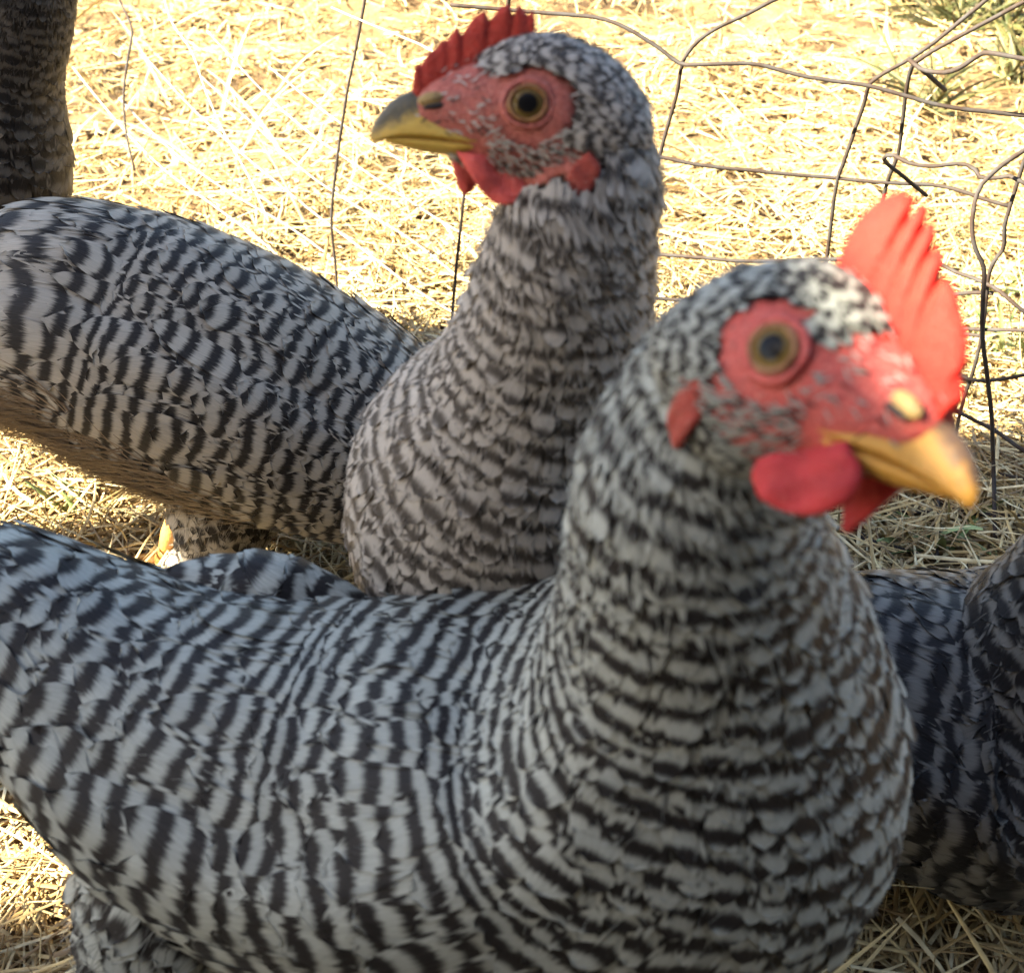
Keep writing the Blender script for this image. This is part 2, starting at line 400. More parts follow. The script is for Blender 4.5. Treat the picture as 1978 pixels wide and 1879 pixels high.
grass_tuft(1760, 1045, 4, 0.045, M_GREEN, 'two tone green blades in shaded straw under the red wattle', wid=0.0026)
M_DGREEN = straw_mat('dark_green_grass', [(0.0, (0.02, 0.03, 0.008)), (0.5, (0.045, 0.06, 0.016)), (1.0, (0.12, 0.12, 0.035))])  # dark olive green ramp for the far corner clumps
for px_, py_, nb_, lb_ in [(1775, 40, 45, 'dark green grass clump at the far edge of the run'), (1860, 70, 60, 'broad dark grass clump beyond the two slanting fence wires'), (1950, 60, 60, 'tallest dark grass clump past the fence corner'), (1965, 165, 40, 'low dark grass clump beyond the bent fence wire'), (1790, 215, 26, 'sparse brown green weeds under the long sagging fence wire')]:
    grass_tuft(px_, py_, nb_, 0.10, M_DGREEN, lb_, spread=0.75, wid=0.0024)
grass_tuft(80, 60, 26, 0.10, M_DRYG, 'tall dry grass clump beyond the hen painted dark', spread=0.6, wid=0.002)
for (px, py, hh, dx, dy) in [(330, 210, .14, -.25, .1), (420, 250, .15, .2, .2), (300, 300, .12, -.5, .0), (470, 270, .12, .45, .2), (560, 330, .13, -.4, .2), (250, 250, .11, -.3, -.1), (520, 180, .12, .5, .1), (390, 330, .10, -.6, .1)]:
    yy = ground_y(py); c = P(px, py, yy); c[2] = gnoise(c[0], c[1]) - 0.003
    d0 = np.array([[dx, dy, 0.8]]); d0 /= np.linalg.norm(d0)
    V, F, fr = ribbons(c[None], d0, np.array([hh]), np.array([0.0022]), np.array([[dx * 0.05, dy * 0.05, -0.03]]), np.array([[0.2, 1.0, 0.1]]), np.array([0.95]), 8)
    o = mesh_obj('dry_stalk', V, F, M_DRYG, attrs={'fr': fr}, origin=c)
    tag(o, 'bleached dry grass stalk leaning in the sun behind the left fence wires', 'grass stalk', 'bleached stalks behind the fence')

# ------------------------------------------------------------------ added unseen boards at the side, cut to shade all but comb and beak
rz = 1.6
sun_blocker = empty('added_sun_blocker', (-1.75, -1.2, 0), 'added unseen board panel on four posts, cut to shade the hens', 'sun_blocker')
bx = -2.045
k = 0
while bx < -1.475:
    bw = min(0.098, -1.468 - bx)
    y1 = 0.035 + rng.normal(0, 0.008) + (0.15 if -1.97 < bx + 0.05 < -1.78 else 0.0)
    v = np.array([[a, b_, c] for a in (bx, bx + bw) for b_ in (-2.4, y1) for c in (rz, rz + 0.02)])
    f = [(0, 1, 3, 2), (4, 6, 7, 5), (0, 4, 5, 1), (2, 3, 7, 6), (0, 2, 6, 4), (1, 5, 7, 3)]
    mesh_obj('blocker_board', v, f, M_WOOD, sun_blocker, smooth=False, origin=v.mean(0)); bx += bw + 0.0015; k += 1
for k in range(6):
    x0 = -2.145 - k * 0.0995
    v = np.array([[a, b_, c] for a in (x0, x0 + 0.098) for b_ in (-2.4, -0.33 + rng.normal(0, 0.008)) for c in (rz, rz + 0.02)])
    mesh_obj('blocker_board', v, f, M_WOOD, sun_blocker, smooth=False, origin=v.mean(0))
for yb in (-2.3, -0.06):
    v = np.array([[a, b_, c] for a in (-2.03, -1.48) for b_ in (yb, yb + 0.05) for c in (rz - 0.06, rz + 0.002)])
    mesh_obj('beam', v, f, M_WOOD, sun_blocker, smooth=False, origin=v.mean(0))
for xb in (-2.03, -1.53):
    for yb in (-2.3, -0.06):
        v = np.array([[a, b_, c] for a in (xb + 0.004, xb + 0.046) for b_ in (yb + 0.004, yb + 0.046) for c in (-0.05, rz - 0.055)])
        mesh_obj('post', v, f, M_WOOD, sun_blocker, smooth=False, origin=v.mean(0))

# ------------------------------------------------------------------ added unseen plank screen behind the camera, cuts front sky light
screen_root = empty('added_sky_screen', (0, -0.66, 0), 'upright weathered plank screen added behind the viewer to cut sky light, outside the view', 'sky_screen')
for k in range(21):
    x0 = -1.2 + k * 0.14
    v = np.array([[a, b_, c] for a in (x0, x0 + 0.137) for b_ in (-0.68, -0.655 + rng.normal(0, 0.001)) for c in (-0.05, 2.0 + rng.normal(0, 0.01))])
    mesh_obj('plank', v, f, M_WOOD, screen_root, smooth=False, origin=v.mean(0))
for zc in (0.35, 1.5):
    v = np.array([[a, b_, c] for a in (-1.2, 1.74) for b_ in (-0.73, -0.675) for c in (zc, zc + 0.09)])
    mesh_obj('rail', v, f, M_WOOD, screen_root, smooth=False, origin=v.mean(0))

# ------------------------------------------------------------------ wire fence
def wire(root, pts, y0, r=0.0010, mat=None, y1=None):
    q = []
    for i, (a, b_) in enumerate(pts):
        yy = y0 if y1 is None else y0 + (y1 - y0) * i / max(len(pts) - 1, 1)
        yy = min(yy, ground_y(b_) * 0.985)
        q.append(P(a, b_, yy))
    n = max(8, int(sum(np.linalg.norm(np.diff(np.array(q), axis=0), axis=1)) / 0.005))
    p = catmull(q, n) ; p = p + np.cumsum(rng.normal(0, 0.00008, p.shape), 0)
    V, F = tube(p, [r], n)
    return mesh_obj('wire', V, F, mat or M_WIRE, root, origin=np.array(q[0]))
fr1 = empty('wire_fence', (0.25, 0.70, 0), 'bent dark wire mesh fence sagging behind the two red combed hens', 'fence')
for pts, y0, y1 in [
    ([(985, -40), (981, 15), (975, 60), (960, 180), (945, 320)], .78, None),
    ([(870, 10), (1000, 22), (1080, 28), (1150, 35), (1200, 50), (1260, 85), (1312, 122), (1345, 124), (1460, 122), (1530, 140), (1600, 152), (1675, 163), (1750, 183), (1830, 203), (1978, 220), (2100, 235)], .76, .66),
    ([(1560, -25), (1495, 0), (1440, 28), (1390, 50), (1345, 80), (1325, 105), (1316, 124), (1305, 185), (1290, 235), (1275, 290), (1262, 350), (1245, 480), (1225, 640)], .74, .75),
    ([(1150, 290), (1270, 303), (1350, 318), (1500, 333), (1620, 344), (1700, 352), (1800, 358), (1850, 368), (1900, 385), (1953, 400)], .755, .68),
    ([(1950, -40), (1905, 0), (1850, 45), (1800, 85), (1755, 115), (1700, 145), (1678, 163), (1668, 200), (1650, 250), (1630, 310), (1617, 345), (1605, 420), (1597, 485), (1580, 600), (1570, 690)], .70, .73),
    ([(2060, -40), (1978, 5), (1900, 48), (1830, 85), (1775, 118), (1760, 135), (1750, 185), (1742, 250), (1735, 300), (1718, 345), (1708, 385), (1690, 480), (1680, 600), (1672, 700)], .67, .73),
    ([(1755, 115), (1780, 135), (1820, 142), (1850, 135), (1890, 110), (1910, 104), (1978, 115), (2060, 130)], .69, .62),
    ([(1755, 115), (1790, 142), (1825, 174)], .69, .71),
    ([(1790, 378), (1750, 345), (1720, 322), (1708, 310), (1712, 302), (1730, 302), (1745, 312), (1770, 320), (1800, 323), (1860, 318), (1885, 328), (1895, 345), (1930, 345), (1960, 342), (1978, 355), (2060, 380)], .70, .63),
    ([(2060, 240), (1978, 290), (1940, 315), (1905, 345), (1890, 365), (1880, 400), (1877, 440), (1882, 475), (1900, 520), (1898, 570), (1896, 640), (1905, 720), (1915, 800), (1918, 900), (1922, 1040)], .64, .60),
    ([(2000, 250), (1978, 310), (1965, 350), (1950, 400), (1940, 440), (1938, 480), (1920, 505), (1910, 530), (1905, 570), (1900, 620), (1885, 700), (1860, 780), (1845, 850)], .65, .66),
    ([(1180, 485), (1280, 492), (1350, 497), (1440, 505), (1600, 500), (1740, 498), (1810, 507), (1850, 525), (1890, 540), (1930, 560), (1978, 600), (2050, 650)], .745, .62),
    ([(1180, 570), (1255, 575), (1330, 580), (1500, 585), (1700, 580), (1835, 570), (1880, 565), (1920, 566)], .74, .655),
    ([(1700, 630), (1850, 636), (1900, 638), (1978, 640), (2060, 645)], .69, .63),
    ([(1800, 640), (1855, 645), (1900, 650)], .68, .66),
    ([(1800, 690), (1840, 712), (1870, 730), (1910, 733), (1978, 722), (2060, 700)], .67, .62),
    ([(1800, 700), (1850, 728), (1880, 735)], .69, .67),
    ([(1780, 755), (1850, 795), (1920, 830), (1978, 870), (2050, 920)], .66, .60),
    ([(1820, 880), (1885, 900), (1930, 915), (1978, 925), (2060, 940)], .66, .60),
    ([(1700, 920), (1740, 935), (1800, 960), (1850, 985), (1900, 995), (1978, 998), (2060, 995)], .65, .60),
    ([(1560, 985), (1640, 990), (1740, 990), (1812, 990)], .62, .60),
    ([(1813, 950), (1811, 1000), (1808, 1080)], .62, .60),
    ([(1580, 1028), (1620, 1030), (1700, 1050), (1800, 1078), (1870, 1092)], .60, .57),
    ([(1610, 1000), (1650, 1022), (1700, 1060)], .60, .58)]:
    wire(fr1, pts, y0, 0.0013, M_WIRE, y1)
fr2 = empty('wire_fence', (-0.12, 0.85, 0), 'pale galvanised wire mesh fence slumping away behind the left hens', 'fence')
for pts, y0, y1, m_ in [
    ([(712, -40), (705, 0), (690, 80), (670, 180), (655, 280), (645, 360), (640, 430), (648, 520), (655, 600)], .86, .84, M_WIRE),
    ([(905, 330), (897, 372), (890, 440), (882, 520), (876, 600), (874, 660), (872, 730)], .80, .78, M_WIRE),
    ([(640, 15), (700, 42), (780, 75), (830, 100), (900, 150)], .87, .80, M_WIRE_L),
    ([(520, 130), (640, 225), (760, 300), (820, 335), (890, 375), (960, 410)], .95, .79, M_WIRE_L),
    ([(400, 60), (520, 190), (600, 260), (665, 305), (760, 368), (870, 440), (935, 468), (990, 480)], 1.0, .79, M_WIRE_L),
    ([(390, 150), (500, 250), (600, 340), (700, 405), (790, 460), (880, 530), (910, 545), (980, 570)], 1.0, .79, M_WIRE_L),
    ([(280, 110), (380, 220), (480, 310), (570, 385), (640, 440), (720, 500), (800, 560), (885, 610), (960, 640)], 1.05, .79, M_WIRE_L),
    ([(230, 190), (330, 290), (440, 370), (560, 440), (650, 505), (720, 560), (780, 620), (860, 665), (900, 690)], 1.05, .79, M_WIRE_L),
    ([(140, 130), (230, 240), (320, 330), (430, 410), (520, 480), (600, 560)], 1.1, .86, M_WIRE_L),
    ([(215, -30), (240, 20), (255, 60), (248, 110), (240, 180), (244, 250), (262, 330)], 1.15, 1.0, M_WIRE),
    ([(310, -30), (330, 40), (370, 100), (400, 180), (430, 250), (480, 340), (520, 430)], 1.1, .9, M_WIRE_L)]:
    wire(fr2, pts, y0, 0.0007 if m_ is M_WIRE_L else 0.0011, m_, y1)

# ------------------------------------------------------------------ lofted surface used for every bird
class Loft:
    def __init__(s, rings, ns=150, nth=96, bump=None):
        """rings: (centre xyz, side xyz, rs, ru, rv) in metres, tail end first"""
        R = np.array([np.r_[c, sd_, rs, ru, rv] for c, sd_, rs, ru, rv in rings], float)
        q = catmull(R, ns)
        C = q[:, :3]; T = np.gradient(C, axis=0); T /= np.linalg.norm(T, axis=1)[:, None]
        S = q[:, 3:6] - (q[:, 3:6] * T).sum(1)[:, None] * T; S /= np.linalg.norm(S, axis=1)[:, None]
        U = np.cross(T, S)
        rad = np.maximum(q[:, 6:9], 1e-4)
        th = np.linspace(0, 2 * math.pi, nth, endpoint=False)
        ct, st = np.cos(th), np.sin(th)
        ver = np.where(ct > 0, rad[:, 1:2], rad[:, 2:3])
        mul = np.ones((ns, nth))
        ss = np.linspace(0, 1, ns)
        if bump is not None: mul = 1 + bump(ss[:, None], th[None, :])
        G = C[:, None] + S[:, None] * (rad[:, 0:1] * st * mul)[..., None] + U[:, None] * (ver * ct * mul)[..., None]
        s.G, s.C, s.ns, s.nth, s.th, s.T = G, C, ns, nth, th, T
        ds = np.gradient(G, axis=0); dt = (np.roll(G, -1, 1) - np.roll(G, 1, 1)) / 2
        Nn = np.cross(dt, ds); Nn /= np.linalg.norm(Nn, axis=2)[..., None] + 1e-12
        sg = np.sign((Nn * (G - C[:, None])).sum(2)); sg[sg == 0] = 1
        s.N = Nn * sg[..., None]
        s.ds, s.dt = np.linalg.norm(ds, axis=2), np.linalg.norm(dt, axis=2)
        s.area = s.ds * s.dt
        s.arc = np.r_[0, np.cumsum(np.linalg.norm(np.diff(C, axis=0), axis=1))]
    def ev(s, A, si, ti):
        si = np.clip(si, 0, s.ns - 1.001); ti = np.mod(ti, s.nth)
        i = si.astype(int); j = ti.astype(int) % s.nth; a = (si - i)[..., None]; b = (ti - np.floor(ti))[..., None]
        j2 = (j + 1) % s.nth
        if A.ndim == 2: a, b = a[..., 0], b[..., 0]
        return (A[i, j] * (1 - a) + A[i + 1, j] * a) * (1 - b) + (A[i, j2] * (1 - a) + A[i + 1, j2] * a) * b
    def mesh(s):
        V = np.concatenate([s.G.reshape(-1, 3), s.C[:1], s.C[-1:]]); F = []
        n, m = s.ns, s.nth
        for i in range(n - 1):
            for j in range(m):
                F.append((i*m+j, (i+1)*m+j, (i+1)*m+(j+1) % m, i*m+(j+1) % m))
        for j in range(m):
            F.append((n*m, j, (j+1) % m)); F.append((n*m+1, (n-1)*m+(j+1) % m, (n-1)*m+j))
        return V, F
    def sample(s, n, dens):
        wgt = s.area * dens; wgt = np.maximum(wgt, 0)
        rows = wgt.sum(1); cr = np.cumsum(rows) / rows.sum()
        k = np.arange(n); g1 = (0.5 + k * 0.7548776662466927) % 1; g2 = (0.5 + k * 0.5698402909980532) % 1
        i = np.searchsorted(cr, g1); i = np.clip(i, 0, s.ns - 1)
        lo = np.where(i > 0, cr[i - 1], 0); fi = i + (g1 - lo) / np.maximum(cr[i] - lo, 1e-9) - 0.5
        cw = np.cumsum(wgt, 1); cw /= np.maximum(cw[:, -1:], 1e-12)
        tj = np.array([np.searchsorted(cw[a], b) for a, b in zip(i, g2)], float) + rng.random(n)
        return np.clip(fi + rng.normal(0, 0.15, n), 0, s.ns - 1.01), tj

UU = np.array([0.0, 0.25, 0.48, 0.66, 0.80, 0.90, 0.965, 1.0]); VV = np.array([-1.0, -0.5, 0.0, 0.5, 1.0])
WPROF = np.array([0.50, 0.80, 0.96, 1.0, 0.93, 0.76, 0.50, 0.16])
NU, NV = len(UU), len(VV)
FQ = np.array([(i*NV+j, i*NV+j+1, (i+1)*NV+j+1, (i+1)*NV+j) for i in range(NU - 1) for j in range(NV - 1)])
def feathers(lf, n, dens, Lf, Wf, liftf, period, ph_jit, curve=0.34, dirjit=0.12, keep=None, wobble=0.40, const=None, base=0.0006, phase0=0.0):
    """feathers that lie along the flow of a loft (towards its first ring); returns verts (N,k,3), fa, fb"""
    si, ti = lf.sample(n, dens)
    sf = si / (lf.ns - 1); th = ti * 2 * math.pi / lf.nth
    if keep is not None:
        p0 = lf.ev(lf.G, si, ti); k = keep(sf, th, p0); si, ti, sf, th = si[k], ti[k], sf[k], th[k]
    n = len(si)
    L = Lf(sf, th) * rng.uniform(0.85, 1.15, n); Wd = Wf(sf, th) * rng.uniform(0.85, 1.15, n); lift = liftf(sf, th) * np.where(rng.random(n) < 0.06, rng.uniform(1.4, 2.2, n), rng.uniform(0.8, 1.25, n))
    ds = np.maximum(lf.ev(lf.ds, si, ti), 2e-5); dt = np.maximum(lf.ev(lf.dt, si, ti), 2e-5)
    # bar phase follows the rings of the bird: integrate 1/period along the spine
    per = period(np.linspace(0, 1, lf.ns)); phi = np.r_[0, np.cumsum(np.diff(lf.arc) / (0.5 * (per[1:] + per[:-1])))] + phase0
    jit = rng.normal(0, dirjit, n)
    u = UU[None, :, None]; v = VV[None, None, :]
    wrow = WPROF[None, :, None]
    along = u * L[:, None, None] - 0.10 * Wd[:, None, None] * (v * v) * u
    across = v * wrow * Wd[:, None, None] * 0.5 + np.sin(jit)[:, None, None] * along
    S2 = si[:, None, None] - along / ds[:, None, None]; T2 = ti[:, None, None] + across / dt[:, None, None]
    Pp = lf.ev(lf.G, S2, T2); Nn = lf.ev(lf.N, S2, T2); Nn /= np.linalg.norm(Nn, axis=-1)[..., None] + 1e-9
    # past the first ring keep going straight
    over = np.minimum(S2, 0.0)
    Pp = Pp + lf.T[0][None, None, None] * (over * ds[:, None, None])[..., None]
    roll = rng.normal(0, 0.045, n)[:, None, None]
    h = base + lift[:, None, None] * (u ** 1.3) - 0.07 * Wd[:, None, None] * wrow * (v * v) * 0.5 + roll * across * 0.6 + rng.random(n)[:, None, None] * 0.0008
    Vt = Pp + Nn * h[..., None]
    S_at = np.clip(S2, 0, lf.ns - 1)
    ph = np.interp(S_at.ravel(), np.arange(lf.ns), phi).reshape(S_at.shape)
    pm = np.interp(si, np.arange(lf.ns), 1 / per)
    ph = ph + np.where(S2 < 0, (S2 * ds[:, None, None]) * pm[:, None, None], 0)
    q0 = lf.ev(lf.G, si, ti) * 100.0
    lowf = wobble * (np.sin(q0[:, 0] * 1.1 + 1.7 * np.sin(q0[:, 2] * 0.9 + phase0) + q0[:, 1] * 0.7) * 0.55 + np.sin(q0[:, 2] * 2.1 + 1.3 * np.sin(q0[:, 0] * 1.7) + q0[:, 1]) * 0.40)
    off = lowf + rng.normal(0, 1, n) * ph_jit(sf, th)
    ph = ph + off[:, None, None] + (curve * (Wd / max(Wd.max(), 1e-6)))[:, None, None] ** 1.0 * (v * v) * wrow
    if const is not None: ph = np.broadcast_to(np.where(rng.random(n) < const, 0.25, 0.75)[:, None, None], ph.shape)
    one = np.ones_like(ph)
    fa = np.stack([ph, rng.random(n)[:, None, None] * one, v * one], -1)
    fb = np.stack([u * one, rng.random(n)[:, None, None] * one, 0 * one], -1)
    return Vt.reshape(n, -1, 3), fa.reshape(n, -1, 3), fb.reshape(n, -1, 3)
def fluff(lf, n, dens, length, width, lift, tone, keep=None, spread=0.35, base=0.0008):
    """downy hair-like barbs as thin strands, same attributes as the feathers"""
    si, ti = lf.sample(n, dens)
    if keep is not None:
        k = keep(si / (lf.ns - 1), ti * 2 * math.pi / lf.nth, lf.ev(lf.G, si, ti)); si, ti = si[k], ti[k]
    n = len(si); L = length * rng.uniform(0.5, 1.3, n); ds = np.maximum(lf.ev(lf.ds, si, ti), 2e-5); dt = np.maximum(lf.ev(lf.dt, si, ti), 2e-5)
    jit = rng.normal(0, spread, n); u = UU[None, :, None]; v = VV[None, None, :]
    along = u * L[:, None, None]; across = v * width * (1 - 0.8 * u) + np.sin(jit)[:, None, None] * along
    S2 = si[:, None, None] - along / ds[:, None, None]; T2 = ti[:, None, None] + across / dt[:, None, None]
    Pp = lf.ev(lf.G, S2, T2); Nn = lf.ev(lf.N, S2, T2)
    Pp = Pp + lf.T[0][None, None, None] * (np.minimum(S2, 0.0) * ds[:, None, None])[..., None]
    Vt = Pp + Nn * (base + (lift * rng.uniform(0.3, 1.4, n))[:, None, None] * u ** 1.4)[..., None]
    one = np.ones_like(along + v)
    ph = np.clip(tone + rng.normal(0, 0.09, n), 0.25, 0.75)[:, None, None] * one
    fa = np.stack([ph, rng.random(n)[:, None, None] * one, v * one], -1); fb = np.stack([u * one, rng.random(n)[:, None, None] * one, 0 * one], -1)
    return Vt.reshape(n, -1, 3), fa.reshape(n, -1, 3), fb.reshape(n, -1, 3)

# ------------------------------------------------------------------ head, in centimetres: x forward, y left, z up, origin between the eyes
HEAD = [(-2.95, -1.05, 0.35, 0.25, 0.5), (-2.75, -0.95, 1.0, 0.65, 0.9), (-2.3, -0.7, 1.32, 1.08, 1.5), (-1.5, -0.4, 1.42, 1.58, 1.9), (-0.7, -0.3, 1.38, 1.86, 1.95), (0.1, -0.25, 1.24, 1.78, 1.75),
        (0.9, -0.25, 1.02, 1.48, 1.40), (1.6, -0.22, 0.80, 1.16, 1.05), (2.2, -0.2, 0.60, 0.86, 0.78), (2.65, -0.2, 0.44, 0.52, 0.55), (2.8, -0.2, 0.25, 0.3, 0.3)]
def local_loft(rows, sy=1, ns=60, nth=40):
    return Loft([((x, 0, z), (0, 1, 0), w_, u_, v_) for x, z, w_, u_, v_ in rows], ns, nth)
def grid_faces(n, m, wrap):
    return [(i*m+j, (i+1)*m+j, (i+1)*m+(j+1) % m, i*m+(j+1) % m) for i in range(n - 1) for j in range(m if wrap else m - 1)]
COMB_BASE = np.array([(2.72, -0.1), (2.35, 0.15), (1.6, 0.45), (0.9, 0.8), (0.1, 1.05), (-0.25, 1.05)])
COMB_A = np.array([(2.75, 0.30), (2.78, 0.58), (2.55, 0.85), (2.53, 1.13), (2.40, 1.38), (2.10, 1.72), (1.72, 2.08), (1.58, 2.14), (1.42, 1.90), (1.30, 2.42), (1.12, 2.56), (0.98, 2.26), (0.90, 2.78), (0.74, 2.92), (0.62, 2.52), (0.56, 3.04), (0.40, 3.16), (0.27, 2.62), (0.20, 3.18), (-0.05, 3.20), (-0.32, 3.02), (-0.50, 2.76), (-0.62, 2.42), (-0.60, 2.10), (-0.32, 1.68)])
COMB_B = np.array([(2.80, 0.25), (2.76, 0.62), (2.70, 0.90), (2.55, 0.92), (2.40, 1.18), (2.20, 1.30), (2.06, 1.48), (1.92, 1.50), (1.70, 1.82), (1.58, 1.62), (1.30, 2.02), (1.02, 2.18), (0.92, 1.94), (0.66, 2.25), (0.44, 2.32), (0.34, 2.06), (0.22, 2.32), (0.08, 2.20), (0.0, 2.08), (-0.14, 2.20), (-0.20, 1.95), (-0.05, 1.62)])
def comb_mesh(top):
    m, n = 9, 4 * len(top)
    q = np.linspace(0, 1, n)
    tp = np.stack([np.interp(q, np.linspace(0, 1, len(top)), top[:, k]) for k in (0, 1)], 1)
    bs = np.stack([np.interp(q, np.linspace(0, 1, len(COMB_BASE)), COMB_BASE[:, k]) for k in (0, 1)], 1)
    h = np.linspace(0, 1, m)
    XZ = bs[:, None] * (1 - h)[None, :, None] + tp[:, None] * h[None, :, None]
    # ribs of the points run down the blade
    env = np.convolve(np.r_[[tp[0, 1]]*8, tp[:, 1], [tp[-1, 1]]*8], np.ones(17) / 17, 'valid')
    rib = np.clip((tp[:, 1] - env) * 0.5, -0.08, 0.08)
    edge = np.minimum(1, np.minimum(np.arange(n), np.arange(n)[::-1]) / 3.0)
    t = (0.26 * (1 - 0.62 * h[None] ** 1.2) * np.sqrt(np.clip(1.03 - h[None] ** 8, 0, 1)) + rib[:, None] * h[None] * 0.4) * (0.35 + 0.65 * edge[:, None])
    t = np.maximum(t, 0.02)
    wav = 0.05 * np.sin(XZ[..., 0] * 2.4 + 0.6) * h[None]
    L_ = np.stack([XZ[..., 0], wav + t, XZ[..., 1]], -1); R_ = np.stack([XZ[..., 0], wav - t, XZ[..., 1]], -1)
    loop = np.concatenate([L_, R_[:, ::-1]], 1)          # closed section
    k = loop.shape[1]; V = loop.reshape(-1, 3); F = grid_faces(n, k, True)
    F.append(tuple(range(k))); F.append(tuple((n - 1) * k + j for j in range(k))[::-1])
    return V, F
def wattle_mesh(pts, y, tilt):
    """rounded hanging lobe: outline (x,z) first point at the root, thick middle"""
    o = catmull(np.array(list(pts) + [pts[0]]), 40)[:-1]; c = o.mean(0)
    rows = [(1.0, 0.0), (0.985, 0.05), (0.9, 0.09), (0.6, 0.11), (0.25, 0.115)]
    V = []
    for sgn in (1, -1):
        for s_, t_ in (rows if sgn == 1 else rows[1:][::1]):
            xz = c + (o - c) * s_
            V.append(np.stack([xz[:, 0], y + sgn * t_ + tilt * (xz[:, 1] - c[1]) + 0.07 * np.sin(xz[:, 0] * 4 + xz[:, 1] * 2.2) + 0.03 * np.sin(xz[:, 0] * 9 - xz[:, 1] * 7), xz[:, 1]], 1))
    m = len(o); V = np.concatenate(V)
    F = []
    for a, b in [(0, 1), (1, 2), (2, 3), (3, 4), (0, 5), (5, 6), (6, 7), (7, 8)]:
        for j in range(m):
            q = (a*m+j, a*m+(j+1) % m, b*m+(j+1) % m, b*m+j); F.append(q if b < 5 else q[::-1])
    F.append(tuple(4*m + j for j in range(m))); F.append(tuple(8*m + j for j in range(m))[::-1])
    return V, F
BEAK_UP = [(1.10, -0.86, 0.80, 0.06, 0.06), (1.35, -0.84, 0.82, 0.10, 0.10), (1.8, -0.76, 0.74, 0.40, 0.14), (2.3, -0.70, 0.62, 0.80, 0.14), (2.75, -0.68, 0.50, 0.98, 0.13), (3.1, -0.70, 0.40, 0.84, 0.12), (3.42, -0.76, 0.28, 0.58, 0.10), (3.66, -0.83, 0.16, 0.31, 0.08), (3.79, -0.90, 0.05, 0.08, 0.04)]
BEAK_LO = [(1.05, -0.98, 0.72, 0.08, 0.10), (1.5, -0.95, 0.70, 0.10, 0.24), (2.0, -0.92, 0.58, 0.10, 0.28), (2.6, -0.88, 0.44, 0.10, 0.24), (3.1, -0.86, 0.30, 0.08, 0.14), (3.45, -0.86, 0.14, 0.05, 0.06)]
